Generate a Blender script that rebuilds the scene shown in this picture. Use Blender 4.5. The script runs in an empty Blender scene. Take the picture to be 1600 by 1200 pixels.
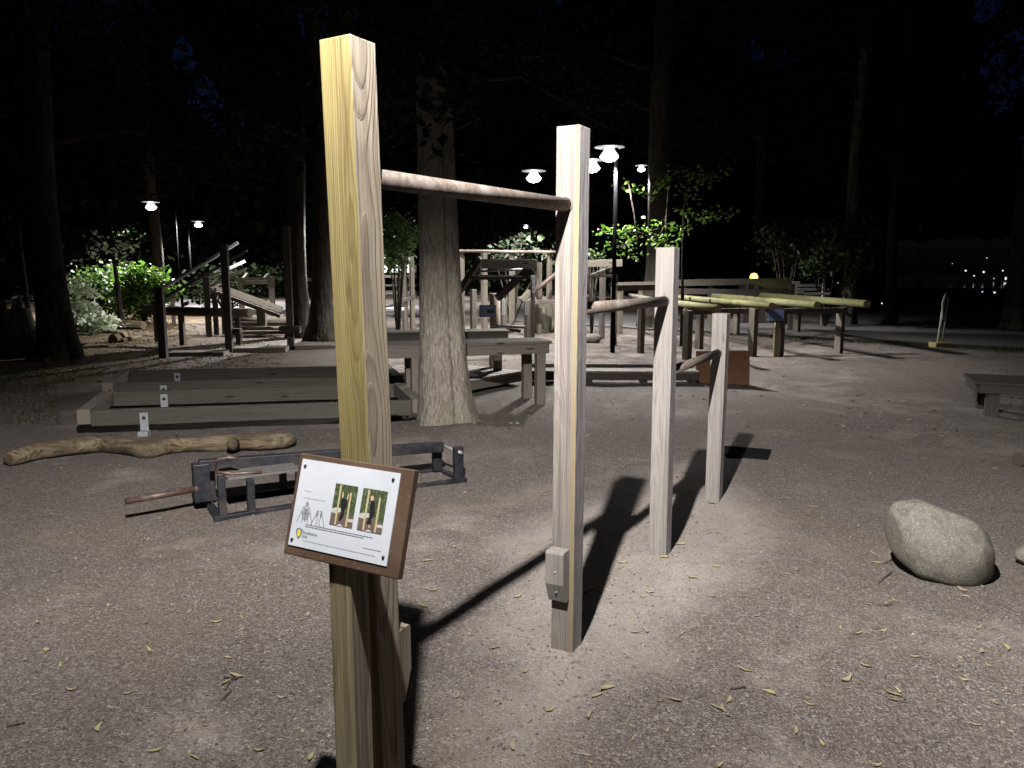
import bpy, math, random
import numpy as np
from mathutils import Vector, Matrix
random.seed(7)
SC = bpy.context.scene
COL = SC.collection
R = math.radians

# ------------------------------------------------------------------ camera
F, CH, PITCH = 1200.0, 1.55, R(8.5)
cam = bpy.data.cameras.new('camera')
cam.sensor_width = 36; cam.lens = 27.0; cam.clip_start = 0.05; cam.clip_end = 2000
camo = bpy.data.objects.new('camera', cam); COL.objects.link(camo)
camo.location = (0, 0, CH); camo.rotation_euler = (R(90) - PITCH, 0, 0)
SC.camera = camo
cP, sP = math.cos(PITCH), math.sin(PITCH)

def ray(x, y):
    u = (x - 800) / F; v = (600 - y) / F
    return Vector((u, cP + v * sP, -sP + v * cP))
def at(x, y, z=0.0):
    """place seen at photo pixel (x,y) at height z"""
    d = ray(x, y); t = (z - CH) / d.z
    return Vector((0, 0, CH)) + d * t
def atd(x, y, Y):
    """place seen at photo pixel (x,y) at distance Y down the lawn"""
    d = ray(x, y); return Vector((0, 0, CH)) + d * (Y / d.y)

# ------------------------------------------------------------------ world, exposure
W = bpy.data.worlds.new('World'); SC.world = W; W.use_nodes = True
nt = W.node_tree
sky = nt.nodes.new('ShaderNodeTexSky'); sky.sky_type = 'NISHITA'; sky.sun_disc = False
sky.sun_elevation = R(3); sky.sun_rotation = R(160)
tint = nt.nodes.new('ShaderNodeMix'); tint.data_type = 'RGBA'; tint.blend_type = 'MULTIPLY'
tint.inputs[0].default_value = 1.0
tint.inputs[7].default_value = (0.12, 0.24, 1.0, 1)
nt.links.new(sky.outputs[0], tint.inputs[6])
nt.links.new(tint.outputs[2], nt.nodes['Background'].inputs[0])
nt.nodes['Background'].inputs[1].default_value = 0.007
SC.view_settings.view_transform = 'Standard'; SC.view_settings.look = 'None'
SC.view_settings.exposure = 0.0; SC.view_settings.gamma = 1.0
SC.view_settings.use_curve_mapping = False
SC.cycles.max_bounces = 5; SC.cycles.diffuse_bounces = 1
SC.cycles.sample_clamp_indirect = 4.0

# ------------------------------------------------------------------ small helpers
def tag(o, label=None, cat=None, group=None, kind=None):
    if label: o['label'] = label
    if cat: o['category'] = cat
    if group: o['group'] = group
    if kind: o['kind'] = kind
    return o
def empty(name, loc, rz=0.0, label=None, cat=None, group=None):
    o = bpy.data.objects.new(name, None); COL.objects.link(o)
    o.location = loc; o.rotation_euler = (0, 0, rz); o.empty_display_size = 0.1
    o['_m'] = 1
    return tag(o, label, cat, group)
def wm(o):
    m = Matrix.LocRotScale(o.location, o.rotation_euler.to_quaternion() if o.rotation_mode == 'XYZ' else o.rotation_quaternion, o.scale)
    return wm(o.parent) @ m if o.parent else m
def link(name, mesh, parent=None, world=None, local=None):
    o = bpy.data.objects.new(name, mesh); COL.objects.link(o)
    m = local if local is not None else (world if world is not None else Matrix())
    if parent is not None:
        o.parent = parent
        if local is None: m = wm(parent).inverted() @ m
    o.rotation_mode = 'QUATERNION'
    l, r, s = m.decompose(); o.location = l; o.rotation_quaternion = r; o.scale = s
    return o
def mesh_from(name, verts, faces, mats, idx=None, smooth=False):
    me = bpy.data.meshes.new(name); me.from_pydata([tuple(v) for v in verts], [], faces)
    for m in (mats if isinstance(mats, (list, tuple)) else [mats]): me.materials.append(m)
    if idx is not None: me.polygons.foreach_set('material_index', idx)
    if smooth: me.polygons.foreach_set('use_smooth', [True] * len(me.polygons))
    me.update(); return me
def np_mesh(name, V, Q, mat, smooth=False):
    """V (n,3) float, Q (m,k) int"""
    me = bpy.data.meshes.new(name)
    n, (m, k) = len(V), Q.shape
    me.vertices.add(n); me.vertices.foreach_set('co', V.astype(np.float32).ravel())
    me.loops.add(m * k); me.loops.foreach_set('vertex_index', Q.astype(np.int32).ravel())
    me.polygons.add(m)
    me.polygons.foreach_set('loop_start', np.arange(0, m * k, k, dtype=np.int32))
    me.polygons.foreach_set('loop_total', np.full(m, k, dtype=np.int32))
    if smooth: me.polygons.foreach_set('use_smooth', np.ones(m, dtype=bool))
    me.materials.append(mat); me.update(calc_edges=True); me.validate(); return me
def frame(p0, p1, side=None):
    """matrix at p0 with Z towards p1; X along `side` as near as it can be"""
    z = (Vector(p1) - Vector(p0)).normalized()
    s = Vector(side) if side is not None else (Vector((0, 0, 1)) if abs(z.z) < .9 else Vector((1, 0, 0)))
    x = (s - z * s.dot(z)).normalized(); y = z.cross(x)
    m = Matrix((x, y, z)).transposed().to_4x4(); m.translation = Vector(p0); return m
def bevel(o, w=0.004, seg=2):
    b = o.modifiers.new('bevel', 'BEVEL'); b.width = w; b.segments = seg; b.limit_method = 'ANGLE'; b.angle_limit = R(40)
    return o
def box_mesh(name, sx, sy, z0, z1, mat, idx=None):
    x, y = sx / 2, sy / 2
    v = [(-x, -y, z0), (x, -y, z0), (x, y, z0), (-x, y, z0), (-x, -y, z1), (x, -y, z1), (x, y, z1), (-x, y, z1)]
    f = [(0, 3, 2, 1), (4, 5, 6, 7), (0, 1, 5, 4), (1, 2, 6, 5), (2, 3, 7, 6), (3, 0, 4, 7)]
    return mesh_from(name, v, f, mat, idx)
def beam(name, p0, p1, w, t, mat, parent=None, side=None, bev=0.004, label=None):
    """straight timber from p0 to p1, `w` across `side`, `t` the other way"""
    m = frame(p0, p1, side); L = (Vector(p1) - Vector(p0)).length
    o = link(name, box_mesh(name, w, t, 0, L, mat), parent, world=m)
    if bev: bevel(o, bev)
    if label: o['label'] = label
    return o
def box(name, c, size, mat, parent=None, rz=0.0, bev=0.003):
    m = Matrix.Translation(Vector(c)) @ Matrix.Rotation(rz, 4, 'Z')
    o = link(name, box_mesh(name, size[0], size[1], -size[2] / 2, size[2] / 2, mat), parent, world=m)
    if bev: bevel(o, bev)
    return o
def ring_mesh(name, pts, rad, n, mat, caps=True, smooth=True, wob=0.0, seed=0):
    """tube through pts with radius per point; caps at both ends"""
    rnd = np.random.RandomState(seed)
    P = [Vector(p) for p in pts]; V = []; Fc = []
    ph = rnd.uniform(0, 6.28, 6); am = rnd.uniform(0.3, 1, 6)
    x = None
    for i, p in enumerate(P):
        d = (P[min(i + 1, len(P) - 1)] - P[max(i - 1, 0)]).normalized()
        if x is None: x = d.orthogonal().normalized()
        x = (x - d * x.dot(d)).normalized(); y = d.cross(x)
        r = rad[i] if hasattr(rad, '__len__') else rad
        for k in range(n):
            a = 2 * math.pi * k / n
            rr = r * (1 + wob * sum(am[j] * math.sin((j + 2) * a + ph[j] + i * .35 * (j - 2)) for j in range(4)) * .5)
            V.append(p + (x * math.cos(a) + y * math.sin(a)) * rr)
    for i in range(len(P) - 1):
        for k in range(n):
            Fc.append((i * n + k, i * n + (k + 1) % n, (i + 1) * n + (k + 1) % n, (i + 1) * n + k))
    if caps:
        Fc.append(tuple(range(n))[::-1]); Fc.append(tuple((len(P) - 1) * n + k for k in range(n)))
    me = mesh_from(name, V, Fc, mat, smooth=smooth)
    if caps:
        me.polygons[-1].use_smooth = False; me.polygons[-2].use_smooth = False
    return me
def pipe(name, p0, p1, r, mat, parent=None, n=20, r1=None):
    m = frame(p0, p1); L = (Vector(p1) - Vector(p0)).length
    return link(name, ring_mesh(name, [(0, 0, 0), (0, 0, L)], [r, r1 or r], n, mat), parent, world=m)
def curve_tube(name, pts, rad, n, mat, parent=None, wob=0.0, seed=0):
    o0 = Vector(pts[0])
    return link(name, ring_mesh(name, [Vector(p) - o0 for p in pts], rad, n, mat, wob=wob, seed=seed), parent, world=Matrix.Translation(o0))
def lathe_mesh(name, prof, n, mat):
    V = []; Fc = []
    for r, z in prof:
        for k in range(n):
            a = 2 * math.pi * k / n; V.append((r * math.cos(a), r * math.sin(a), z))
    for i in range(len(prof) - 1):
        for k in range(n):
            Fc.append((i * n + k, i * n + (k + 1) % n, (i + 1) * n + (k + 1) % n, (i + 1) * n + k))
    return mesh_from(name, V, Fc, mat, smooth=True)

# ------------------------------------------------------------------ materials
def set_ramp(e, stops):
    c4 = lambda c: (c[0], c[1], c[2], 1) if hasattr(c, '__len__') else (c, c, c, 1)
    e[1].position = stops[-1][0]; e[1].color = c4(stops[-1][1])
    e[0].position = stops[0][0]; e[0].color = c4(stops[0][1])
    for p, c in stops[1:-1]: e.new(p).color = c4(c)
class NT:
    def __init__(s, name):
        s.m = bpy.data.materials.new(name); s.m.use_nodes = True
        s.t = s.m.node_tree; s.b = s.t.nodes['Principled BSDF']
    def n(s, typ, **kw):
        x = s.t.nodes.new('ShaderNode' + typ)
        for k, v in kw.items():
            if k.startswith('i_'):
                key = k[2:]; x.inputs[int(key) if key.isdigit() else key].default_value = v
            else: setattr(x, k, v)
        return x
    def l(s, a, b): s.t.links.new(a, b)
    def ramp(s, fac, stops):
        r = s.n('ValToRGB'); set_ramp(r.color_ramp.elements, stops)
        s.l(fac, r.inputs[0]); return r.outputs[0]
    def noise(s, vec, scale, detail=4, rough=.55, dist=0.0):
        x = s.n('TexNoise'); x.inputs['Scale'].default_value = scale; x.inputs['Detail'].default_value = detail
        x.inputs['Roughness'].default_value = rough; x.inputs['Distortion'].default_value = dist
        if vec is not None: s.l(vec, x.inputs['Vector'])
        return x.outputs['Fac']
    def vor(s, vec, scale, feature='F1', out='Distance', rnd=1.0):
        x = s.n('TexVoronoi', feature=feature); x.inputs['Scale'].default_value = scale
        x.inputs['Randomness'].default_value = rnd
        s.l(vec, x.inputs['Vector']); return x.outputs[out]
    def mapping(s, vec, scale=(1, 1, 1), loc=None):
        x = s.n('Mapping'); x.inputs['Scale'].default_value = scale; s.l(vec, x.inputs['Vector'])
        if loc is not None: s.l(loc, x.inputs['Location'])
        return x.outputs[0]
    def mix(s, fac, a, b, blend='MIX'):
        x = s.n('Mix', data_type='RGBA', blend_type=blend)
        for sock, val in ((x.inputs[0], fac), (x.inputs[6], a), (x.inputs[7], b)):
            if hasattr(val, 'is_linked'): s.l(val, sock)
            else: sock.default_value = val if not hasattr(val, '__len__') else (val[0], val[1], val[2], 1)
        return x.outputs[2]
    def math(s, op, a, b=0.0):
        x = s.n('Math', operation=op)
        for sock, val in ((x.inputs[0], a), (x.inputs[1], b)):
            if hasattr(val, 'is_linked'): s.l(val, sock)
            else: sock.default_value = val
        return x.outputs[0]
    def bump(s, h, strength, dist, normal=None):
        x = s.n('Bump'); x.inputs['Strength'].default_value = strength; x.inputs['Distance'].default_value = dist
        s.l(h, x.inputs['Height'])
        if normal is not None: s.l(normal, x.inputs['Normal'])
        return x.outputs[0]
    def fin(s, col=None, rough=None, normal=None, metal=None, spec=None):
        for k, v in (('Base Color', col), ('Roughness', rough), ('Normal', normal), ('Metallic', metal), ('Specular IOR Level', spec)):
            if v is None: continue
            if hasattr(v, 'is_linked'): s.l(v, s.b.inputs[k])
            else: s.b.inputs[k].default_value = v if not hasattr(v, '__len__') else (v[0], v[1], v[2], 1)
        return s.m
    def obj(s):
        tc = s.n('TexCoord').outputs['Object']
        oi = s.n('ObjectInfo').outputs['Random']
        cb = s.n('CombineXYZ'); 
        a = s.math('MULTIPLY', oi, 37.0); b = s.math('MULTIPLY', oi, 91.0)
        s.l(a, cb.inputs[2]); s.l(b, cb.inputs[0])
        ad = s.n('VectorMath', operation='ADD'); s.l(tc, ad.inputs[0]); s.l(cb.outputs[0], ad.inputs[1])
        return tc, ad.outputs[0], oi

def wood(name, light, dark, pith=(.11, -.07), rings=75, contrast=.8, stain=None, bump=.5, strip=None, rough=.82):
    k = NT(name); tc, v, oi = k.obj()
    # slow wander of the grain along the length
    w = k.mapping(v, (2.2, 2.2, .75))
    nn = k.n('TexNoise'); nn.inputs['Scale'].default_value = 1.6; nn.inputs['Detail'].default_value = 2
    k.l(w, nn.inputs['Vector'])
    sc = k.n('VectorMath', operation='SCALE'); k.l(nn.outputs['Color'], sc.inputs[0]); sc.inputs['Scale'].default_value = .05
    sx = k.n('SeparateXYZ'); k.l(tc, sx.inputs[0]); so = k.n('SeparateXYZ'); k.l(sc.outputs[0], so.inputs[0])
    x = k.math('ADD', k.math('ADD', sx.outputs[0], so.outputs[0]), pith[0] - .025)
    y = k.math('ADD', k.math('ADD', sx.outputs[1], so.outputs[1]), pith[1] - .025)
    rad = k.math('SQRT', k.math('ADD', k.math('MULTIPLY', x, x), k.math('MULTIPLY', y, y)))
    fine = k.noise(k.mapping(v, (60, 60, 3.0)), 1.0, 3, .6)
    rr = k.math('ADD', k.math('MULTIPLY', rad, rings * 2), k.math('MULTIPLY', fine, .55))
    saw = k.math('FRACT', rr)
    ring = k.ramp(saw, [(0, 0.0), (.45, .25), (.82, 1.0), (.97, .55), (1, 0.0)])
    fib = k.noise(k.mapping(v, (260, 260, 5)), 1.0, 3, .7)
    col = k.mix(k.math('MULTIPLY', ring, contrast), light, dark)
    fc = k.ramp(fib, [(.34, .55), (.48, .95), (.65, 1.12)])
    col = k.mix(.8, col, fc, 'MULTIPLY')
    st2 = k.noise(k.mapping(v, (95, 95, 1.1)), 1.0, 2, .5)
    col = k.mix(k.ramp(st2, [(.36, .55), (.47, 0.0)]), col, tuple(q * .8 for q in dark))
    blot = k.noise(k.mapping(v, (5, 5, 1.2)), 1.0, 4, .6)
    if stain: col = k.mix(k.ramp(blot, [(.45, 0.0), (.75, .8)]), col, stain)
    # knots
    kv = k.vor(k.mapping(v, (9, 9, 2.0)), 1.0)
    kn = k.ramp(kv, [(.05, 1.0), (.085, .85), (.13, 0.0)])
    col = k.mix(kn, col, (dark[0] * .35, dark[1] * .3, dark[2] * .28))
    # long drying cracks
    cr = k.noise(k.mapping(v, (42, 42, .8)), 1.0, 2, .4)
    crack = k.ramp(cr, [(.20, 1.0), (.265, 0.0)])
    col = k.mix(crack, col, (.03, .025, .02))
    if strip:
        sm = k.ramp(k.math('ADD', sx.outputs[0 if strip[0] == 'x' else 1], k.math('MULTIPLY', so.outputs[0], .12)), [(0, 0.0), (1, 1.0)])
        edge = k.n('MapRange'); k.l(k.math('ADD', sx.outputs[0 if strip[0] == 'x' else 1], k.math('MULTIPLY', so.outputs[1], .1)), edge.inputs[0])
        edge.inputs[1].default_value = strip[1]; edge.inputs[2].default_value = strip[1] + .006
        col = k.mix(edge.outputs[0], col, k.mix(k.math('MULTIPLY', ring, .5), strip[2], (strip[2][0] * .6, strip[2][1] * .55, strip[2][2] * .45)))
    h = k.math('ADD', k.math('MULTIPLY', ring, .8), k.math('MULTIPLY', fib, .5))
    h = k.math('SUBTRACT', h, k.math('MULTIPLY', crack, 2.0))
    return k.fin(col, rough, k.bump(h, bump, .0022), spec=.25)

M = {}
M['yellow'] = wood('pressure_treated_pine', (.25, .205, .088), (.145, .102, .038), pith=(-.03, .09), rings=105, contrast=.85, stain=(.25, .215, .08), bump=.35)
M['grey_pine'] = wood('weathered_pine', (.30, .26, .205), (.165, .13, .10), pith=(.11, .02), rings=130, contrast=.95, stain=(.29, .24, .17), bump=.8)
M['pale_pine'] = wood('pale_weathered_pine', (.205, .182, .165), (.125, .105, .092), pith=(.03, .13), rings=130, contrast=.55, stain=(.225, .20, .18), bump=.7, strip=('x', .029, (.235, .19, .115)))
M['pale_plain'] = wood('pale_plain_pine', (.225, .205, .192), (.145, .127, .115), pith=(.03, .13), rings=130, contrast=.45, stain=(.205, .185, .17), bump=.6)
M['side_pine'] = wood('side_grain_pine', (.26, .24, .245), (.16, .14, .14), pith=(.15, .02), rings=120, contrast=.45, bump=.55)
M['olive'] = wood('olive_tinted_timber', (.33, .285, .16), (.18, .14, .085), pith=(.08, .28), rings=50, contrast=.8, stain=(.28, .25, .17), bump=.5)
M['brown'] = wood('brown_timber', (.27, .225, .175), (.15, .12, .09), pith=(.28, .05), rings=55, contrast=.7, bump=.5)
M['beam'] = wood('grey_green_beam_timber', (.080, .073, .061), (.042, .037, .031), pith=(.12, .25), rings=60, contrast=.6, stain=(.058, .054, .042), bump=.7)
M['bench'] = wood('bench_timber', (.175, .15, .134), (.10, .085, .074), pith=(.12, .25), rings=60, contrast=.6, stain=(.15, .13, .09), bump=.5)
M['dark'] = wood('dark_timber', (.075, .062, .056), (.042, .034, .03), pith=(.12, .25), rings=45, contrast=.6, bump=.5)
M['pale_deck'] = wood('pale_deck_timber', (.46, .42, .385), (.30, .26, .235), pith=(.12, .25), rings=60, contrast=.5, bump=.4)
M['far'] = wood('far_timber', (.125, .108, .088), (.075, .062, .048), pith=(.12, .25), rings=35, contrast=.6, bump=.4)
M['green_log'] = wood('green_treated_log', (.155, .15, .068), (.10, .095, .045), pith=(.09, .1), rings=45, contrast=.6, stain=(.18, .18, .075), bump=.5)
M['end_grain'] = wood('log_end_grain', (.42, .36, .22), (.22, .17, .1), pith=(.085, .085), rings=60, contrast=.7, bump=.3)

def simple(name, col, rough=.6, metal=0.0, var=.25, scale=30, bump=0.0, emit=None, es=0.0, col2=None):
    k = NT(name); tc, v, oi = k.obj()
    f = k.noise(v, scale, 5, .6)
    c2 = col2 or tuple(c * (1 - var) for c in col)
    c = k.mix(k.ramp(f, [(.35, 0.0), (.65, 1.0)]), col, c2)
    nrm = k.bump(f, bump, .002) if bump else None
    m = k.fin(c, rough, nrm, metal)
    if emit:
        k.b.inputs['Emission Color'].default_value = (*emit, 1); k.b.inputs['Emission Strength'].default_value = es
    return m
def rusty(name, a, b, c, rough=.6, scale=40, metal=.35):
    k = NT(name); tc, v, oi = k.obj()
    f = k.noise(v, scale, 6, .65); g = k.noise(v, scale * .22, 4, .6)
    col = k.mix(k.ramp(f, [(.4, 0.0), (.6, 1.0)]), a, b)
    col = k.mix(k.ramp(g, [(.5, 0.0), (.68, 1.0)]), col, c)
    sp = k.noise(v, scale * 5, 2, .5)
    col = k.mix(k.ramp(sp, [(.62, 0.0), (.7, .5)]), col, tuple(min(1, q * 1.9) for q in a))
    return k.fin(col, k.ramp(f, [(.3, rough - .15), (.7, rough + .15)]), k.bump(f, .5, .0015), metal)
M['rust_pipe'] = rusty('rusty_pipe', (.105, .082, .068), (.062, .043, .033), (.14, .123, .11), .8, 55, .0)
M['rust_brown'] = rusty('brown_patina_pipe', (.085, .05, .038), (.045, .028, .024), (.13, .095, .075), .5, 45, .2)
M['black_steel'] = rusty('black_painted_steel', (.009, .009, .013), (.015, .015, .021), (.038, .030, .026), .55, 22, .1)
M['sign_brown'] = rusty('brown_coated_board', (.088, .052, .033), (.070, .042, .028), (.11, .07, .047), .55, 18, .0)
M['rust_plate'] = simple('rust_orange_plate', (.20, .088, .045), .8, 0, .3, 9, .25)
M['galv'] = simple('galvanised_steel', (.36, .37, .39), .5, .4, .3, 60, .15)
M['grey_paint'] = simple('grey_painted_steel', (.55, .56, .57), .5, .2, .2, 20)
M['pole'] = simple('lamp_pole_steel', (.006, .006, .007), .9, 0, .3, 20); M['pole'].node_tree.nodes['Principled BSDF'].inputs['Specular IOR Level'].default_value = .05
M['lamp_white'] = simple('lamp_white_enamel', (.78, .79, .8), .35, 0, .06, 12)
M['lens'] = simple('lamp_lens_glow', (.9, .9, .9), .3, 0, .02, 5, 0, (1.0, .98, .93), 14)
M['cone'] = simple('lamp_frosted_cone', (.8, .8, .82), .4, 0, .02, 5, 0, (.86, .92, 1.0), 2.2)
M['pale_metal'] = simple('pale_metal', (.55, .54, .48), .5, .2, .25, 30)
M['ochre_block'] = simple('ochre_concrete', (.33, .25, .10), .85, 0, .3, 25, .4)
M['sign_blue'] = simple('blue_sign_face', (.20, .26, .42), .4, 0, .1, 4)  # plain blue sign face with slight random variation
M['sign_blue_dark'] = simple('sign_print_dark', (.05, .07, .14), .4, 0, .2, 60)
M['orange_glow'] = simple('amber_lamp_glow', (1, .6, .2), .3, 0, .02, 5, 0, (1.0, .40, .035), 7)
M['red_glow'] = simple('red_tail_lamp', (1, .2, .2), .3, 0, .02, 5, 0, (1.0, .28, .25), 9)
M['city_glow'] = simple('distant_lamp_glow', (1, 1, 1), .3, 0, .02, 5, 0, (.85, .92, 1.0), 1.1)
M['house_dark'] = simple('dusk_facade', (.07, .075, .085), .8, 0, .2, 1)
M['window_blue'] = simple('dusk_window_glass', (.05, .06, .12), .15, 0, .1, 1)
M['white_paint'] = simple('white_worn_paint', (.6, .6, .57), .6, 0, .2, 20)

def bark(name, a, b, c, sx=26, sz=5, bump=1.0, dist=.02):
    k = NT(name); tc = k.n('TexCoord').outputs['Object']
    n0 = k.n('TexNoise'); n0.inputs['Scale'].default_value = 5; n0.inputs['Detail'].default_value = 3; k.l(tc, n0.inputs['Vector'])
    ad = k.n('VectorMath', operation='MULTIPLY_ADD'); k.l(n0.outputs['Color'], ad.inputs[0]); ad.inputs[1].default_value = (.09, .09, .25); k.l(tc, ad.inputs[2])
    v = k.mapping(ad.outputs[0], (sx, sx, sz))
    r = k.noise(v, 1.0, 5, .62, .4)
    vo = k.vor(k.mapping(ad.outputs[0], (sx * .8, sx * .8, sz * .7)), 1.0)
    f = k.noise(tc, 130, 3, .6)
    h = k.math('ADD', k.math('MULTIPLY', r, .9), k.math('MULTIPLY', vo, -.45))
    col = k.mix(k.ramp(h, [(.08, 0.0), (.38, 1.0)]), b, a)
    col = k.mix(k.ramp(k.noise(tc, 2.4, 3, .6), [(.48, 0.0), (.7, .6)]), col, c)
    col = k.mix(.5, col, k.ramp(f, [(.3, .6), (.7, 1.2)]), 'MULTIPLY')
    return k.fin(col, .92, k.bump(k.math('ADD', h, k.math('MULTIPLY', f, .12)), bump, dist), spec=.15)
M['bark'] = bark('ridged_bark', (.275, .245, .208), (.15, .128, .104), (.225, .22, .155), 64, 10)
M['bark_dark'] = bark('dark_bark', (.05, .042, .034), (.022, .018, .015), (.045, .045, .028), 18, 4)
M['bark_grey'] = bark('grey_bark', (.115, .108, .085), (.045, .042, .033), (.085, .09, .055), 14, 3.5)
def drift_mat():
    k = NT('driftwood'); tc = k.n('TexCoord').outputs['Object']
    d = k.n('TexNoise'); d.inputs['Scale'].default_value = 3; d.inputs['Detail'].default_value = 3; k.l(tc, d.inputs['Vector'])
    ad = k.n('VectorMath', operation='MULTIPLY_ADD'); k.l(d.outputs['Color'], ad.inputs[0]); ad.inputs[1].default_value = (.05, .09, .09); k.l(tc, ad.inputs[2])
    a = k.noise(k.mapping(ad.outputs[0], (1.5, 34, 34)), 1.0, 5, .65); b = k.noise(tc, 3.2, 4, .6); f = k.noise(k.mapping(tc, (12, 90, 90)), 1.0, 3, .6)
    col = k.ramp(a, [(.34, (.035, .025, .016)), (.45, (.13, .095, .055)), (.55, (.165, .135, .092)), (.75, (.22, .19, .14))])
    col = k.mix(k.ramp(b, [(.42, 0.0), (.62, .85)]), col, (.075, .055, .038))
    col = k.mix(.5, col, k.ramp(f, [(.3, .55), (.7, 1.2)]), 'MULTIPLY')
    return k.fin(col, .9, k.bump(k.math('ADD', a, k.math('MULTIPLY', f, .3)), 1.0, .012), spec=.15)
M['drift'] = drift_mat()

def leafmat(name, a, b, trans=.35, rough=.5, spec=.25):
    k = NT(name)
    g = k.n('NewGeometry'); f = g.outputs['Random Per Island']
    tc = k.n('TexCoord').outputs['Object']
    col = k.mix(f, a, b)
    col = k.mix(k.ramp(k.noise(tc, 1.3, 2, .5), [(.35, 0.0), (.65, .6)]), col, tuple(q * .65 for q in a))
    k.fin(col, rough, spec=spec)
    tr = k.n('BsdfTranslucent'); k.l(k.mix(.5, col, (min(1, a[0] * 1.6), min(1, a[1] * 1.7), a[2] * .8)), tr.inputs[0])
    ms = k.n('MixShader'); ms.inputs[0].default_value = trans
    k.l(k.b.outputs[0], ms.inputs[1]); k.l(tr.outputs[0], ms.inputs[2])
    k.l(ms.outputs[0], k.t.nodes['Material Output'].inputs[0]); return k.m
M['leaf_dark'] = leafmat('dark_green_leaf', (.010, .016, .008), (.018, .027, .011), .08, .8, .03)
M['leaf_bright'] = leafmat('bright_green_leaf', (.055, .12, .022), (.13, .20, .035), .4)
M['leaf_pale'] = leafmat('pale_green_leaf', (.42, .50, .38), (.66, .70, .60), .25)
M['leaf_mid'] = leafmat('mid_green_leaf', (.035, .065, .02), (.065, .11, .032), .3)
M['grass'] = leafmat('night_grass', (.022, .030, .012), (.045, .048, .020), .15)
M['leaf_brown'] = leafmat('brown_leaf_litter', (.17, .11, .045), (.28, .19, .08), .1, .8)
M['leaf_yellow'] = leafmat('yellowed_fallen_leaf', (.27, .235, .10), (.38, .34, .20), .15, .7)
M['leaf_tan'] = leafmat('tan_fallen_leaf', (.24, .195, .12), (.34, .29, .20), .1, .8)
M['twig'] = simple('dry_twig', (.10, .07, .05), .9, 0, .4, 40, .4)
M['pebble'] = leafmat('mixed_gravel', (.07, .056, .048), (.25, .22, .205), 0.0, .85)

def ground_mat():
    k = NT('gravel_ground'); g = k.n('NewGeometry').outputs['Position']
    big = k.noise(g, .33, 4, .55, .6); mid = k.noise(g, 1.5, 5, .62, .3); fine = k.noise(g, 11, 5, .65)
    sp = k.n('SeparateXYZ'); k.l(g, sp.inputs[0])
    # the worn strip runs under and beside the bars
    ax = k.math('SUBTRACT', sp.outputs[0], k.math('MULTIPLY', sp.outputs[1], .40)); ax = k.math('ADD', ax, .92)
    wd = k.math('ADD', k.math('ABSOLUTE', ax), k.math('MULTIPLY', k.math('ABSOLUTE', k.math('SUBTRACT', sp.outputs[1], 4.3)), .34))
    wmr = k.n('MapRange'); k.l(k.math('ADD', wd, k.math('MULTIPLY', mid, .9)), wmr.inputs[0])
    wmr.inputs[1].default_value = .75; wmr.inputs[2].default_value = 1.5; wmr.inputs[3].default_value = .20; wmr.inputs[4].default_value = -.055
    dust = k.ramp(k.math('ADD', k.math('ADD', k.math('MULTIPLY', mid, .65), k.math('MULTIPLY', big, .35)), wmr.outputs[0]), [(.46, 0.0), (.60, 1.0)])
    # stone grains
    v1 = k.n('TexVoronoi'); v1.inputs['Scale'].default_value = 165; k.l(g, v1.inputs['Vector'])
    v2 = k.n('TexVoronoi'); v2.inputs['Scale'].default_value = 88; k.l(g, v2.inputs['Vector'])
    bw1 = k.n('SeparateColor'); k.l(v1.outputs['Color'], bw1.inputs[0])
    bw2 = k.n('SeparateColor'); k.l(v2.outputs['Color'], bw2.inputs[0])
    st = k.ramp(bw1.outputs[0], [(0, (.038, .029, .026)), (.35, (.104, .086, .077)), (.75, (.180, .154, .142)), (.93, (.285, .255, .245)), (1, (.46, .44, .44))])
    st2 = k.ramp(bw2.outputs[1], [(0, (.048, .037, .033)), (.5, (.122, .102, .092)), (.9, (.20, .173, .160)), (1, (.33, .305, .30))])
    grav = k.mix(.45, st, st2)
    grav = k.mix(k.ramp(fine, [(.3, .55), (.68, 0.0)]), grav, (.115, .093, .080))
    dcol = k.mix(k.ramp(fine, [(.3, 0.0), (.7, 1.0)]), (.22, .191, .172), (.28, .247, .226))
    dcol = k.mix(.22, dcol, st)
    col = k.mix(k.math('MULTIPLY', dust, .85), grav, dcol)
    brn = k.ramp(k.noise(g, .75, 5, .6), [(.5, 0.0), (.66, .55)])
    col = k.mix(brn, col, k.mix(.5, (.14, .105, .065), grav))
    # darker leaf mould towards the far left, grass verge
    mr = k.n('MapRange'); k.l(k.math('ADD', k.math('ADD', sp.outputs[0], k.math('MULTIPLY', big, 3.0)), k.math('MULTIPLY', sp.outputs[1], .22)), mr.inputs[0])
    mr.inputs[1].default_value = -1.2; mr.inputs[2].default_value = -3.2; mr.inputs[3].default_value = 0; mr.inputs[4].default_value = 1
    my = k.n('MapRange'); k.l(sp.outputs[1], my.inputs[0]); my.inputs[1].default_value = 8; my.inputs[2].default_value = 11
    soil = k.mix(k.ramp(fine, [(.35, 0.0), (.65, 1.0)]), (.085, .062, .040), (.15, .108, .062))
    col = k.mix(k.math('MULTIPLY', mr.outputs[0], my.outputs[0]), col, soil)
    h1 = k.math('MULTIPLY', v1.outputs['Distance'], -1.0)
    h = k.math('ADD', k.math('MULTIPLY', h1, k.math('SUBTRACT', 1.15, dust)), k.math('MULTIPLY', v2.outputs['Distance'], -.55))
    h = k.math('ADD', h, k.math('MULTIPLY', fine, .9))
    return k.fin(col, .93, k.bump(h, .9, .006), spec=.2)
M['ground'] = ground_mat()
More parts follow.
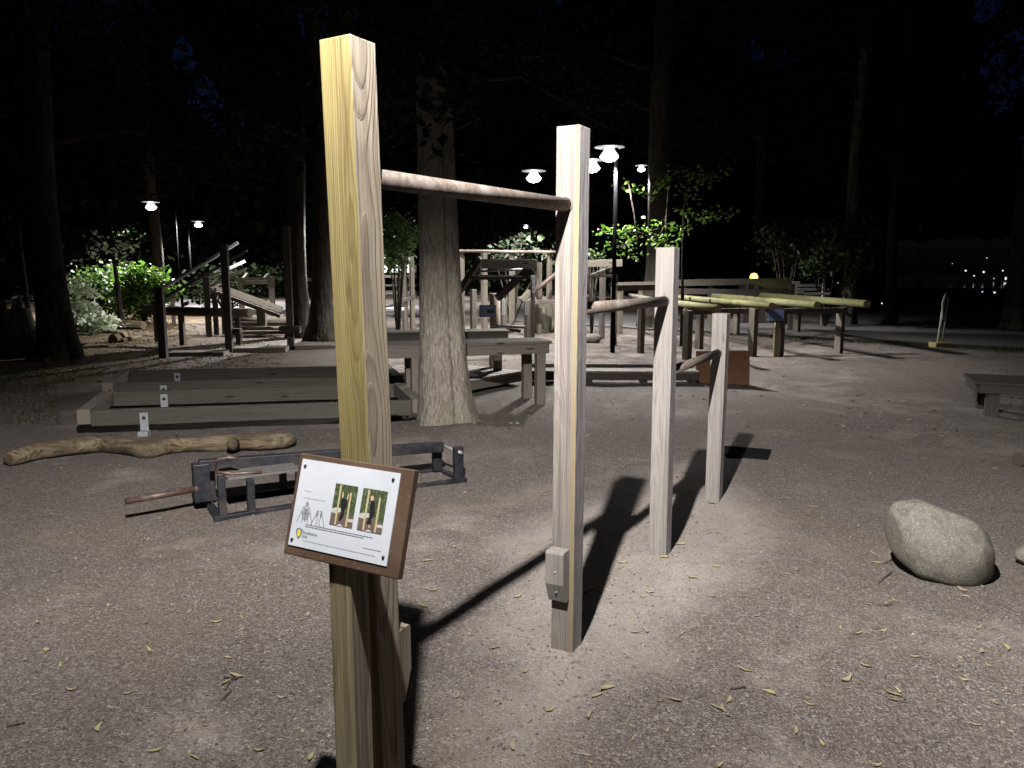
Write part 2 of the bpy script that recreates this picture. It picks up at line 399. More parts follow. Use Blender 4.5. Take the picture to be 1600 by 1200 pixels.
def asphalt_mat():
    k = NT('path_asphalt'); g = k.n('NewGeometry').outputs['Position']
    f = k.noise(g, 60, 4, .7); b = k.noise(g, .7, 4, .6)
    col = k.mix(k.ramp(f, [(.35, 0.0), (.65, 1.0)]), (.13, .125, .13), (.21, .20, .205))
    col = k.mix(k.ramp(b, [(.4, 0.0), (.7, .4)]), col, (.17, .15, .13))
    return k.fin(col, .85, k.bump(f, .4, .004), spec=.25)
M['asphalt'] = asphalt_mat()
def rock_mat():
    k = NT('granite_boulder'); tc = k.n('TexCoord').outputs['Object']
    a = k.noise(tc, 45, 5, .7); b = k.noise(tc, 4.5, 4, .6); s = k.noise(tc, 150, 2, .5)
    col = k.mix(k.ramp(a, [(.35, 0.0), (.66, 1.0)]), (.085, .076, .062), (.155, .143, .122))
    col = k.mix(k.ramp(b, [(.42, 0.0), (.62, .7)]), col, (.13, .118, .10))
    col = k.mix(k.ramp(k.noise(tc, 8, 3, .5), [(.58, 0.0), (.62, .6)]), col, (.075, .06, .052))
    col = k.mix(k.ramp(s, [(.60, 0.0), (.72, .8)]), col, (.33, .315, .29))
    return k.fin(col, .85, k.bump(k.math('ADD', a, k.math('MULTIPLY', s, .5)), .45, .006), spec=.25)
M['rock'] = rock_mat()

# ------------------------------------------------------------------ the ground
def gz(x, y):
    x = np.asarray(x, float); y = np.asarray(y, float)
    h = .012 * np.sin(1.9 * x + .7 * y) * np.sin(1.3 * y - .8 * x + 1) + .008 * np.sin(4.1 * x - 1.1 * y + 2) * np.sin(3.3 * y + 1.7 * x)
    h += .004 * np.sin(9.7 * x + 3.1 * y) * np.sin(8.3 * y - 4.7 * x + .5)
    for px, py, rr, a in GR: h = h + a * np.exp(-((x - px) ** 2 + (y - py) ** 2) / rr ** 2)
    return h
GR = [(.22, 2.95, .22, .035), (.79, 3.94, .22, .035), (1.35, 4.99, .2, .030), (-.39, 1.95, .25, .015), (-.6, 7.0, .8, .05), (2.0, 3.9, .4, -.015)]
def g_at(x, y): return float(gz(x, y))
def axis(lo, hi, c, n, p=2.4):
    t = np.linspace(-1, 1, n); s = np.sign(t) * np.abs(t) ** p
    return np.where(s < 0, c + (-s) * (lo - c), c + s * (hi - c))
xs = axis(-400, 400, 0, 380, 3.2); ys = axis(-300, 700, 3.5, 420, 3.3)
X, Y = np.meshgrid(xs, ys); Z = gz(X, Y) * np.clip(1.4 - np.hypot(X, Y - 4) / 30, 0, 1)
V = np.stack([X.ravel(), Y.ravel(), Z.ravel()], 1)
i = np.arange(len(ys) - 1)[:, None] * len(xs) + np.arange(len(xs) - 1)[None]
Q = np.stack([i, i + 1, i + 1 + len(xs), i + len(xs)], -1).reshape(-1, 4)
tag(link('ground', np_mesh('ground', V, Q, M['ground'], True)), kind='structure')

# asphalt path that sweeps behind the training ground
pc = [(17.5, 14.0), (14, 15.6), (11, 17.2), (8.4, 19.4), (5, 22.0), (1, 25.5), (-3.5, 28.5), (-9, 32), (-16, 37), (-30, 46)]
pv = []; pf = []
for j, (x, y) in enumerate(pc):
    a = Vector(pc[max(j - 1, 0)]); b = Vector(pc[min(j + 1, len(pc) - 1)]); d = (b - a).normalized(); nrm = Vector((d.y, -d.x))
    w = 2.3 + .06 * j
    for s in (-1, 1):
        q = Vector((x, y)) + nrm * w * s; pv.append((q.x, q.y, .028))
for j in range(len(pc) - 1): pf.append((2 * j, 2 * j + 1, 2 * j + 3, 2 * j + 2))
tag(link('path', mesh_from('path', pv, pf, M['asphalt'])), kind='structure')

# ------------------------------------------------------------------ street lamps
def lamp_nodes(L, az=None, gain=1.0):
    L.use_nodes = True; t = L.node_tree
    for x in list(t.nodes): t.nodes.remove(x)
    out = t.nodes.new('ShaderNodeOutputLight'); em = t.nodes.new('ShaderNodeEmission'); t.links.new(em.outputs[0], out.inputs[0])
    g = t.nodes.new('ShaderNodeNewGeometry'); sp = t.nodes.new('ShaderNodeSeparateXYZ')
    t.links.new(g.outputs['Incoming'], sp.inputs[0])
    ng = t.nodes.new('ShaderNodeMath'); ng.operation = 'MULTIPLY'; ng.inputs[1].default_value = -1
    t.links.new(sp.outputs[2], ng.inputs[0])
    r = t.nodes.new('ShaderNodeValToRGB')
    set_ramp(r.color_ramp.elements, ([(0, .001), (.16, .005), (.24, .02), (.29, .10), (.35, .55), (.395, .95), (.50, 1.0)] if az is not None else [(0, .001), (.20, .012), (.33, .09), (.42, .46), (.50, .92)]) + [(.55, 1.0), (.68, .95), (.76, .84), (.82, .66), (.88, .42), (1.0, .22)])
    t.links.new(ng.outputs[0], r.inputs[0])
    src = r.outputs[0]
    if az is not None:   # the optic throws more light to one side
        d = t.nodes.new('ShaderNodeVectorMath'); d.operation = 'DOT_PRODUCT'; d.inputs[1].default_value = (az[0], az[1], 0)
        t.links.new(g.outputs['Incoming'], d.inputs[0])
        m = t.nodes.new('ShaderNodeMapRange'); m.inputs[1].default_value = -.45; m.inputs[2].default_value = .55
        m.inputs[3].default_value = az[2]; m.inputs[4].default_value = 1.0; m.interpolation_type = 'SMOOTHSTEP'
        t.links.new(d.outputs['Value'], m.inputs[0])
        mm = t.nodes.new('ShaderNodeMath'); mm.operation = 'MULTIPLY'
        t.links.new(src, mm.inputs[0]); t.links.new(m.outputs[0], mm.inputs[1]); src = mm.outputs[0]
    sc = t.nodes.new('ShaderNodeMath'); sc.operation = 'MULTIPLY'; sc.inputs[1].default_value = gain
    t.links.new(src, sc.inputs[0]); t.links.new(sc.outputs[0], em.inputs['Strength'])
    em.inputs['Color'].default_value = (1.0, .975, .945, 1)
NEAR_W, FAR_W = 3250, 2200
lamp_parts = {}
def lamp(head, pole_xy, label, watts, group='street lamps along the park path', radius=.04, az=None, size=1.0):
    hx, hy, hz = head; gx, gy = pole_xy
    t = empty('street_lamp', (gx, gy, 0), 0, label, 'street lamp', group)
    H = hz + .42
    pipe('pole', (gx, gy, -.05), (gx, gy, H), .045, M['pole'], t, 12, .032)
    if (Vector((gx, gy)) - Vector((hx, hy))).length > .06:
        beam('arm', (gx, gy, H - .02), (hx, hy, H - .02), .04, .04, M['pole'], t)
    pipe('stem', (hx, hy, hz + .18), (hx, hy, H), .015, M['pole'], t, 8)
    if not lamp_parts:
        s = 1
        lamp_parts['top_plate'] = lathe_mesh('top_plate', [(.001, .205), (.06, .205), (.27, .175), (.28, .165), (.27, .160), (.06, .178), (.001, .178)], 40, M['lamp_white'])
        lamp_parts['cone'] = lathe_mesh('cone', [(.075, .172), (.085, .13), (.15, .035), (.155, .02)], 32, M['cone'])
        lamp_parts['lens'] = lathe_mesh('lens', [(.158, .022), (.168, .005), (.15, -.03), (.09, -.075), (.001, -.095)], 32, M['lens'])
    for nm in ('top_plate', 'cone', 'lens'):
        link(nm, lamp_parts[nm], t, world=Matrix.Translation((hx, hy, hz)) @ Matrix.Scale(size, 4))
    L = bpy.data.lights.new('lamp_light', 'POINT'); L.energy = watts; L.shadow_soft_size = radius
    lamp_nodes(L, az)
    lo = bpy.data.objects.new('lamp_light', L); COL.objects.link(lo); lo.parent = t
    lo.location = Vector((hx, hy, hz - .16)) - Vector((gx, gy, 0))
    return t
# the one whose light falls on the bars hangs just above the photographer
lamp((-.29, .88, 3.86), (-1.35, -.55), 'street lamp on a bracket arm beside the chin-up bars', NEAR_W, az=(.62, .78, .46), radius=.035)
p = atd(952, 245, 14.3); lamp(p, (p.x + .14, p.y + .1), 'largest glowing lamp right of the second tall post', FAR_W)
p = atd(834, 279, 17.8); lamp(p, (p.x + .75, p.y + .2), 'glowing lamp left of the second tall post, above the rusty bar', FAR_W * .6)
p = atd(925, 263, 16.6); lamp(p, (p.x - .3, p.y + .5), 'lamp half hidden behind the edge of the second tall post', FAR_W * .5)
p = atd(1002, 265, 21.0); lamp(p, (p.x + .3, p.y + .4), 'small lamp partly veiled by leaves right of the largest lamp', FAR_W * .6, size=.62)
p = atd(236, 324, 25.5); lamp(p, (p.x + .82, p.y), 'left one of the two far lamps above the lit bushes', FAR_W * 3.0)
p = atd(310, 352, 34.5); lamp(p, (p.x - .7, p.y + .6), 'right one of the two far lamps left of the yellow post', FAR_W * 2.2)
p = atd(193, 338, 44); lamp(p, (p.x - .7, p.y + .6), 'tiny farthest lamp at the left above the sapling', FAR_W * 1.2, size=.5)
# added lamp, out of sight: lights the far yard and backlights the trunks
p = atd(553, 289, 19.6); lamp(p, (p.x + .1, p.y + .1), 'added unseen lamp behind the yellow post lighting the far yard', FAR_W * 1.8)

p = atd(822, 355, 46); lamp(p, (p.x + .3, p.y + .4), 'tiny lamp far beyond the lever frame', FAR_W * 2.2, size=.8)
p = atd(672, 352, 36); lamp(p, (p.x + .1, p.y + .1), 'added unseen lamp behind the ridged trunk lighting the far path', FAR_W * 1.6)  # unseen lamp put in to brighten the far path
# ------------------------------------------------------------------ chin-up bars
YAW = .497
A = Vector((math.sin(YAW), math.cos(YAW), 0)); B = Vector((math.cos(YAW), -math.sin(YAW), 0))
S = .095; hS = S / 2
cps = [Vector((-.377, 1.948, 0)), Vector((.222, 2.946, 0)), Vector((.793, 3.943, 0)), Vector((1.3525, 4.987, 0))]
hts = [2.092, 2.068, 1.658, 1.268]
bars = empty('pull_up_bars', (cps[1].x, cps[1].y, 0), 0, 'tall timber posts of falling height joined by three rusty chin-up bars', 'pull-up bars')
PM = [[M['grey_pine'], M['yellow']], [M['side_pine'], M['pale_pine']], [M['side_pine'], M['pale_plain']], [M['side_pine'], M['pale_plain']]]
post_labels = ['yellow fronted post carrying the highest bar', None, None, 'shortest pale post']
for n_, (c, h) in enumerate(zip(cps, hts)):
    # local x = B, y = A ; faces: 0 bottom,1 top,2 -y(front A),3 +x(right B),4 +y,5 -x
    me = box_mesh('post', S, S, -.12, h, PM[n_], [0, 0, 1, 0, 0, 0])
    rot = Matrix((B, A, Vector((0, 0, 1)))).transposed().to_4x4()
    lean = Matrix.Rotation(R(-1.0), 4, 'Y') if n_ == 0 else Matrix.Rotation(R((0, .15, -.15, .2)[n_]), 4, 'Y')
    off = Vector((.018, 0, 0)) if n_ == 0 else Vector((0, 0, 0))
    # fine subdivision for slightly wavy arrises
    o = link('post', me, bars, world=Matrix.Translation(c + off) @ lean @ rot)
    bevel(o, .0035, 2)
    if post_labels[n_]: o['label'] = post_labels[n_]
def on_axis(px, py, c):   # height of a photo point above the base line of a post
    return atd(px, py, c.y).z
bh = [(on_axis(612, 274, cps[0]), on_axis(886, 320, cps[1] - A * hS)), (on_axis(910, 484, cps[1]), on_axis(1040, 471, cps[2] - A * hS)), (on_axis(1052, 583, cps[2]), on_axis(1127, 552, cps[3] - A * hS))]
for n_ in range(3):
    p0 = cps[n_] + A * (hS - .02); p1 = cps[n_ + 1] - A * (hS - .025)
    if n_ == 0: p0 = p0 + Vector((-.012, 0, 0))
    p0 = Vector((p0.x, p0.y, bh[n_][0])); p1 = Vector((p1.x, p1.y, bh[n_][1]))
    pipe('bar', p0, p1, .0252, M['rust_pipe'], bars, 28)
    # flange ring where the pipe enters the timber
    d = (p1 - p0).normalized()
    pipe('collar', p1 - d * .0275, p1 - d * .0235, .0282, M['rust_pipe'], bars, 28)
def step_block(c, sgn, z, lab):
    """foot block screwed on a post face, lower front cut off"""
    w, d, h = .078, .058, .215
    v = []
    for x in (-w / 2, w / 2): v += [(x, 0, 0), (x, -d * .45, 0), (x, -d, h * .38), (x, -d, h - .008), (x, -d + .008, h), (x, 0, h)]
    f = [(0, 1, 2, 3, 4, 5), (11, 10, 9, 8, 7, 6)] + [(i, 6 + i, 6 + (i + 1) % 6, (i + 1) % 6) for i in range(6)]
    f = [tuple(reversed(q)) for q in f]
    m = Matrix((B * sgn, A * sgn, Vector((0, 0, 1)))).transposed().to_4x4(); m.translation = c - A * sgn * (hS + .001) + Vector((0, 0, z))
    o = link('step_block', mesh_from('step_block', v, f, M['pale_plain'] if lab else M['brown']), bars, world=m); bevel(o, .003)
    for zz, yy in ((h * .62, -d - .001), (h * .22, -d * .78)):
        link('screw', SCREW, o, local=Matrix.Translation((.004, yy, zz)) @ Matrix.Rotation(R(90), 4, 'X'))
    return o
SCREW = lathe_mesh('screw', [(.0001, .0005), (.0022, .0005), (.0026, .0015), (.0042, .0018), (.0048, .0005), (.005, -.002)], 12, M['galv'])
zb = on_axis(874, 944, cps[1] - A * .1)
step_block(cps[1] - B * .008, 1, zb, 'small foot block low on the second post')
step_block(cps[0] + B * .012, -1, .36, None)

# ------------------------------------------------------------------ information sign
def px_of(w):
    d = Vector(w) - Vector((0, 0, CH)); z = d.y * cP - d.z * sP
    return 800 + F * d.x / z
ps = .066
a0 = 1.325 + ps / 2; bq_ = min((abs(px_of(A * (a0 - ps / 2) + B * (q / 1000 + ps / 2) + Vector((0, 0, .45))) - 555), q / 1000) for q in range(-1600, -600))[1]
sgn_c = A * a0 + B * bq_
sign = empty('information_sign', (sgn_c.x, sgn_c.y, 0), 0, 'brown framed information board with white printed panel in front of the yellow post', 'sign')
me = box_mesh('sign_post', ps, ps, -.12, .868, [M['brown'], M['olive']], [0, 0, 1, 0, 0, 0])
rot = Matrix((B, A, Vector((0, 0, 1)))).transposed().to_4x4()
o = link('sign_post', me, sign, world=Matrix.Translation(sgn_c) @ rot); bevel(o, .003)
yw, tl = .4912, .3011
rt = Vector((math.cos(yw), -math.sin(yw), 0)); fw = Vector((math.sin(yw), math.cos(yw), 0))
upv = Vector((0, 0, 1)) * math.cos(tl) + fw * math.sin(tl)
nv = rt.cross(upv)
TL = Vector((-.5151, 1.8474, 1.0877)); PW, PH = .297, .21
# board frame: x right, y up, z towards the reader, origin = panel's top-left corner
nrm = rt.cross(upv).normalized()
BM = Matrix((rt, upv, nrm)).transposed().to_4x4(); BM.translation = TL
if nrm.y > 0: raise SystemExit('sign frame flipped')
def flat_quad(name, x0, y0, x1, y1, z, mat, parent, th=.0004):
    v = [(x0, -y1, z - th), (x1, -y1, z - th), (x1, -y0, z - th), (x0, -y0, z - th), (x0, -y1, z), (x1, -y1, z), (x1, -y0, z), (x0, -y0, z)]
    f = [(0, 3, 2, 1), (4, 5, 6, 7), (0, 1, 5, 4), (1, 2, 6, 5), (2, 3, 7, 6), (3, 0, 4, 7)]
    return link(name, mesh_from(name, v, f, mat), parent, world=BM)
bl, br_, bt, bb = .014, .034, .013, .024
v = []
for z in (-.022, -.0012): v += [(-bl, -PH - bb, z), (PW + br_, -PH - bb, z), (PW + br_, bt, z), (-bl, bt, z)]
board = link('board', mesh_from('board', v, [(0, 3, 2, 1), (4, 5, 6, 7), (0, 1, 5, 4), (1, 2, 6, 5), (2, 3, 7, 6), (3, 0, 4, 7)], M['sign_brown']), sign, world=BM)
bevel(board, .0035, 3)
beam('bracket', sgn_c + Vector((0, 0, .80)) + A * .030, sgn_c + Vector((0, 0, 1.03)) + A * .062, .05, .024, M['brown'], sign, side=B)
def panelmat():
    k = NT('white_laminate'); tc = k.n('TexCoord').outputs['Object']
    c = k.mix(k.ramp(k.noise(tc, 9, 3, .5), [(.4, 0.0), (.6, 1.0)]), (.52, .55, .60), (.56, .585, .63))
    return k.fin(c, .42, spec=.35)
panel = flat_quad('panel', 0, 0, PW, PH, .0016, panelmat(), sign, .0024)
def photomat():
    k = NT('printed_garden_photo'); tc = k.n('TexCoord').outputs['Object']
    a = k.noise(tc, 190, 5, .7); b = k.noise(tc, 60, 3, .6)
    c = k.ramp(a, [(.3, (.015, .03, .012)), (.48, (.055, .075, .03)), (.6, (.13, .16, .08)), (.75, (.42, .44, .33))])
    c = k.mix(k.ramp(b, [(.45, 0.0), (.6, .7)]), c, (.05, .07, .04))
    return k.fin(c, .45)
M['photo'] = photomat()
M['print_ground'] = simple('print_ground_brown', (.16, .12, .10), .5, 0, .3, 300)
M['print_pole'] = simple('print_pole_yellow', (.50, .43, .24), .5, 0, .1, 100)
M['print_black'] = simple('print_black', (.015, .015, .018), .5, 0, .2, 100)
M['print_skin'] = simple('print_skin', (.6, .42, .3), .5, 0, .1, 100)
M['print_white'] = simple('print_pale', (.52, .50, .47), .5, 0, .1, 100)
M['print_grey'] = simple('print_grey', (.10, .11, .13), .5, 0, .1, 100)
M['print_light'] = simple('print_light_grey', (.30, .32, .36), .5, 0, .1, 100)
M['print_shield'] = simple('print_shield_blue', (.13, .17, .30), .5, 0, .1, 100)
M['print_yellow'] = simple('print_yellow', (.72, .62, .04), .5, 0, .1, 100)
def poly(name, pts, z, mat, parent):
    a = sum(pts[i][0] * -pts[(i + 1) % len(pts)][1] - pts[(i + 1) % len(pts)][0] * -pts[i][1] for i in range(len(pts)))
    if a < 0: pts = pts[::-1]
    return link(name, mesh_from(name, [(x, -y, z) for x, y in pts], [tuple(range(len(pts)))], mat), parent, world=BM)
z1, z2, z3, z4 = .0021, .0025, .0029, .0033
def pic(x0, x1, y0, y1, variant):
    w, h = x1 - x0, y1 - y0
    ph = flat_quad('photo_print', x0, y0, x1, y1, z1, M['photo'], panel, .0004)
    X = lambda u: x0 + w * u
    Yv = lambda v: y0 + h * v
    poly('print_ground', [(X(0), Yv(.70)), (X(.3), Yv(.72)), (X(.5), Yv(.66)), (X(1), Yv(.74)), (X(1), Yv(1)), (X(0), Yv(1))], z2, M['print_ground'], panel)
    poly('print_mat', [(X(.0), Yv(.62)), (X(.16), Yv(.58)), (X(.40), Yv(.57)), (X(.42), Yv(.66)), (X(.2), Yv(.72)), (X(0), Yv(.70))], z2 + .0002, M['print_white'], panel)
    poly('print_path', [(X(.72), Yv(.80)), (X(1), Yv(.78)), (X(1), Yv(.86)), (X(.8), Yv(.86))], z2 + .0002, M['print_white'], panel)
    poly('print_path', [(X(.30), Yv(1)), (X(.48), Yv(.94)), (X(.62), Yv(1))], z2 + .0002, M['print_white'], panel)
    for u, top in ((.22, .02), (.70, .17)):
        poly('print_pole', [(X(u), Yv(top)), (X(u + .075), Yv(top)), (X(u + .075), Yv(.985)), (X(u), Yv(.985))], z3, M['print_pole'], panel)
    if variant == 0:
        poly('print_figure', [(X(.36), Yv(.36)), (X(.44), Yv(.32)), (X(.60), Yv(.34)), (X(.64), Yv(.48)), (X(.56), Yv(.60)), (X(.58), Yv(.72)), (X(.50), Yv(.84)), (X(.40), Yv(.88)), (X(.38), Yv(.80)), (X(.46), Yv(.66)), (X(.38), Yv(.52))], z3 + .0002, M['print_black'], panel)
        for q in ((.38, .33, .36, .18), (.58, .35, .63, .20)):
            poly('print_arm', [(X(q[0]), Yv(q[1])), (X(q[0] + .05), Yv(q[1])), (X(q[2] + .05), Yv(q[3])), (X(q[2]), Yv(q[3]))], z3, M['print_skin'], panel)
    else:
        poly('print_figure', [(X(.38), Yv(.26)), (X(.50), Yv(.24)), (X(.58), Yv(.36)), (X(.60), Yv(.55)), (X(.52), Yv(.70)), (X(.56), Yv(.82)), (X(.46), Yv(.84)), (X(.34), Yv(.80)), (X(.44), Yv(.66)), (X(.40), Yv(.50))], z3 + .0002, M['print_black'], panel)
        poly('print_head', [(X(.36), Yv(.17)), (X(.44), Yv(.14)), (X(.50), Yv(.19)), (X(.48), Yv(.26)), (X(.38), Yv(.27))], z3 + .0003, M['print_skin'], panel)
        poly('print_foot', [(X(.46), Yv(.83)), (X(.52), Yv(.83)), (X(.52), Yv(.90)), (X(.46), Yv(.90))], z3 + .0003, M['print_skin'], panel)
pic(.116, .184, .0455, .143, 0)
pic(.199, .270, .0455, .143, 1)
# the two muscle charts, thin line drawings
def stroke(pts, w, z, mat, parent, name='line'):
    V = []; Fc = []
    for i in range(len(pts) - 1):
        a = Vector(pts[i]); b = Vector(pts[i + 1]); d = (b - a); 
        if d.length < 1e-9: continue
        n = Vector((-d.y, d.x)).normalized() * w / 2; k = len(V)
        V += [(a.x + n.x, -(a.y + n.y), z), (a.x - n.x, -(a.y - n.y), z), (b.x - n.x, -(b.y - n.y), z), (b.x + n.x, -(b.y + n.y), z)]
        Fc.append((k, k + 1, k + 2, k + 3))
    return V, Fc
def strokes(name, lines, w, z, mat):
    V = []; Fc = []
    for ln in lines:
        v, f = stroke(ln, w, z, mat, None); k = len(V); V += v; Fc += [tuple(q + k for q in r) for r in f]
    return link(name, mesh_from(name, V, Fc, mat), panel, world=BM)
cx, cy = .039, .121
half = [(.0, -.018), (.004, -.014), (.003, -.008), (.011, -.005), (.013, .003), (.020, .020), (.024, .032)]
inn = [(.010, .004), (.009, .014), (.008, .024), (.010, .032)]
chart = []
for s in (-1, 1):
    chart.append([(cx + s * x, cy + y) for x, y in half]); chart.append([(cx + s * x, cy + y) for x, y in inn])
    chart.append([(cx + s * .002, cy), (cx + s * .009, cy + .001)]); chart.append([(cx + s * .001, cy + .008), (cx + s * .008, cy + .010)])
    chart.append([(cx + s * .010, cy + .003), (cx + s * .012, cy + .012)])
chart.append([(cx, cy - .004), (cx, cy + .030)])
strokes('muscle_chart', chart, .0014, z1, M['print_grey'])
poly('chart_torso', [(cx - .008, cy - .004), (cx + .008, cy - .004), (cx + .008, cy + .024), (cx - .008, cy + .024)], z1 - .0002, M['print_light'], panel)
poly('chart_head', [(cx - .0025, cy - .021), (cx + .0025, cy - .021), (cx + .0025, cy - .009), (cx - .0025, cy - .009)], z1 - .0002, M['print_light'], panel)
cx = .081
chart = []
for s in (-1, 1):
    chart.append([(cx + s * .002, cy - .004), (cx + s * .008, cy - .002), (cx + s * .010, cy + .008), (cx + s * .017, cy + .022), (cx + s * .020, cy + .032)])
    chart.append([(cx + s * .003, cy), (cx + s * .005, cy + .012), (cx + s * .003, cy + .024), (cx + s * .008, cy + .034)])
    chart.append([(cx + s * .008, cy + .004), (cx + s * .006, cy + .012)])
    poly('chart_shoulder', [(cx + s * .003, cy - .001), (cx + s * .008, cy), (cx + s * .007, cy + .008), (cx + s * .004, cy + .010)], z1 - .0002, M['print_light'], panel)
strokes('muscle_chart', chart, .0014, z1, M['print_grey'])
# lines of small print: too small to read in the photograph, short broken strokes of the same length
rr = random.Random(3)
def text_row(x0, x1, y, h=.0011):
    out = []; x = x0
    while x < x1:
        w = rr.uniform(.003, .010); out.append([(x, y + rr.uniform(-.0001, .0001)), (min(x + w, x1), y)]); x += w + .0013
    return out
strokes('small_print', text_row(.045, .247, .1545) + text_row(.045, .222, .1592), .0017, z1, M['print_grey'])
strokes('small_print', text_row(.046, .262, .1935), .0015, z1, M['print_light'])
strokes('small_print', text_row(.226, .276, .1806), .0013, z1, M['print_grey'])
strokes('small_print', text_row(.024, .092, .0925), .0009, z1, M['print_light'])
strokes('small_print', text_row(.024, .046, .076), .0008, z1, M['print_light'])
# crest: shield with crowned head, and the two words beside it
sx0, sy0 = .0285, .1775
poly('crest', [(sx0 - .0095, sy0 - .010), (sx0, sy0 - .012), (sx0 + .0095, sy0 - .010), (sx0 + .009, sy0 + .002), (sx0 + .005, sy0 + .010), (sx0, sy0 + .0145), (sx0 - .005, sy0 + .010), (sx0 - .009, sy0 + .002)], z1, M['print_shield'], panel)
poly('crest_head', [(sx0 - .005, sy0 - .003), (sx0 - .0045, sy0 - .009), (sx0 - .002, sy0 - .006), (sx0, sy0 - .010), (sx0 + .002, sy0 - .006), (sx0 + .0045, sy0 - .009), (sx0 + .005, sy0 - .003), (sx0 + .0055, sy0 + .004), (sx0 + .002, sy0 + .009), (sx0 - .002, sy0 + .009), (sx0 - .0055, sy0 + .004)], z2, M['print_yellow'], panel)
def text(s, x, y, size, mat, z=z2):
    cu = bpy.data.curves.new('lettering', 'FONT'); cu.body = s; cu.size = size; cu.extrude = 0; cu.materials.append(mat)
    o = bpy.data.objects.new('lettering_tmp', cu); COL.objects.link(o)
    dg = bpy.context.evaluated_depsgraph_get(); me = bpy.data.meshes.new_from_object(o.evaluated_get(dg))
    bpy.data.objects.remove(o)
    return link('lettering', me, panel, world=BM @ Matrix.Translation((x, -y, z)))
text('Stockholms', .0400, .1768, .0098, M['print_grey']); text('stad', .0400, .1858, .0098, M['print_grey'])
for x, y in ((.0125, .0165), (PW - .018, .0165), (.010, PH - .014), (PW - .012, PH - .018)):
    link('bolt', lathe_mesh('bolt', [(.0001, .003), (.0028, .003), (.0036, .0018), (.004, 0)], 12, M['black_steel']), panel, world=BM @ Matrix.Translation((x, -y, .0017)))

# ------------------------------------------------------------------ boulders
def rock(name, c, rad, seed, label, rz=0, tiltx=0, tilty=0, group=None, sub=5, mat='rock'):
    import bmesh
    bm = bmesh.new(); bmesh.ops.create_icosphere(bm, subdivisions=sub, radius=1)
    rnd = np.random.RandomState(seed); K = rnd.normal(0, 1.5, (10, 3)); Ph = rnd.uniform(0, 6.28, 10)
    K2 = rnd.normal(0, 8, (12, 3)); P2 = rnd.uniform(0, 6.28, 12)
    planes = [(Vector(rnd.normal(0, 1, 3)).normalized(), rnd.uniform(.78, .94)) for _ in range(11)]
    for v in bm.verts:
        p = v.co.copy(); a = np.array(p)
        s = 1 + .05 * np.sin(K @ a + Ph).sum() / 3 + .006 * np.sin(K2 @ a + P2).sum() / 2
        p *= s
        for n, d in planes:
            e = p.dot(n) - d
            if e > 0: p -= n * e * .85
        if name == 'boulder':
            tp = 1 - .22 * max(-p.x, 0) ** 1.5; p.y *= tp; p.z *= 1 - .16 * max(-p.x, 0)
        v.co = Vector((p.x * rad[0], p.y * rad[1], p.z * rad[2]))
    me = bpy.data.meshes.new(name); bm.to_mesh(me); bm.free(); me.materials.append(M[mat])
    me.polygons.foreach_set('use_smooth', [True] * len(me.polygons)); me.update()
    m = Matrix.Translation(c) @ Matrix.Rotation(rz, 4, 'Z') @ Matrix.Rotation(tilty, 4, 'Y') @ Matrix.Rotation(tiltx, 4, 'X')
    return tag(link(name, me, world=m), label, 'rock', group)
rock('boulder', (2.195, 3.80, .15), (.30, .22, .205), 11, 'large grey granite boulder lying on the gravel at right', R(-12), R(-10), R(33))
b = at(1598, 880); rock('stone', (b.x + .03, b.y, .04), (.07, .06, .055), 5, 'small mossy stone cut by the right edge', sub=4)
b = at(925, 536); rock('stone', (b.x, b.y, .08), (.22, .14, .12), 8, 'rough stone on the lit gravel behind the second post', sub=3)

# ------------------------------------------------------------------ driftwood log
dl = [(12, 716, .065), (60, 703, .078), (110, 697, .082), (160, 692, .08), (200, 697, .084), (232, 702, .082), (262, 696, .08), (300, 693, .074), (345, 692, .076), (385, 690, .084), (425, 688, .086), (448, 687, .078), (456, 688, .045)]
pts = []
for x, y, r in dl:
    w = at(x, y, r); pts.append(Vector((w.x, w.y, r * .95)))
dense = []; rads = []
for j in range(len(pts) - 1):
    for t_ in range(4):
        f = t_ / 4; dense.append(pts[j].lerp(pts[j + 1], f)); rads.append(.84 * (dl[j][2] * (1 - f) + dl[j + 1][2] * f) * (1 + .05 * math.sin(j * 4 + t_ * 1.7)))
dense.append(pts[-1]); rads.append(dl[-1][2])
logt = empty('driftwood_log', pts[0] * 1.0, 0, 'long bleached crooked log lying in front of the low beams', 'log')
logt.location.z = 0
curve_tube('trunk', dense, rads, 28, M['drift'], logt, wob=.13, seed=4)
for x, y, dx in ((270, 690, .02), (365, 697, .0), (168, 690, .01)):
    w = at(x, y, .08); w = Vector((w.x, w.y - .03, .09))
    curve_tube('knot', [w + Vector((0, .05, 0)), w + Vector((0, -.01, .01)), w + Vector((.003, -.045, .012)), w + Vector((.004, -.06, .012))], [.05, .045, .034, .006], 12, M['drift'], logt, wob=.2, seed=int(x))

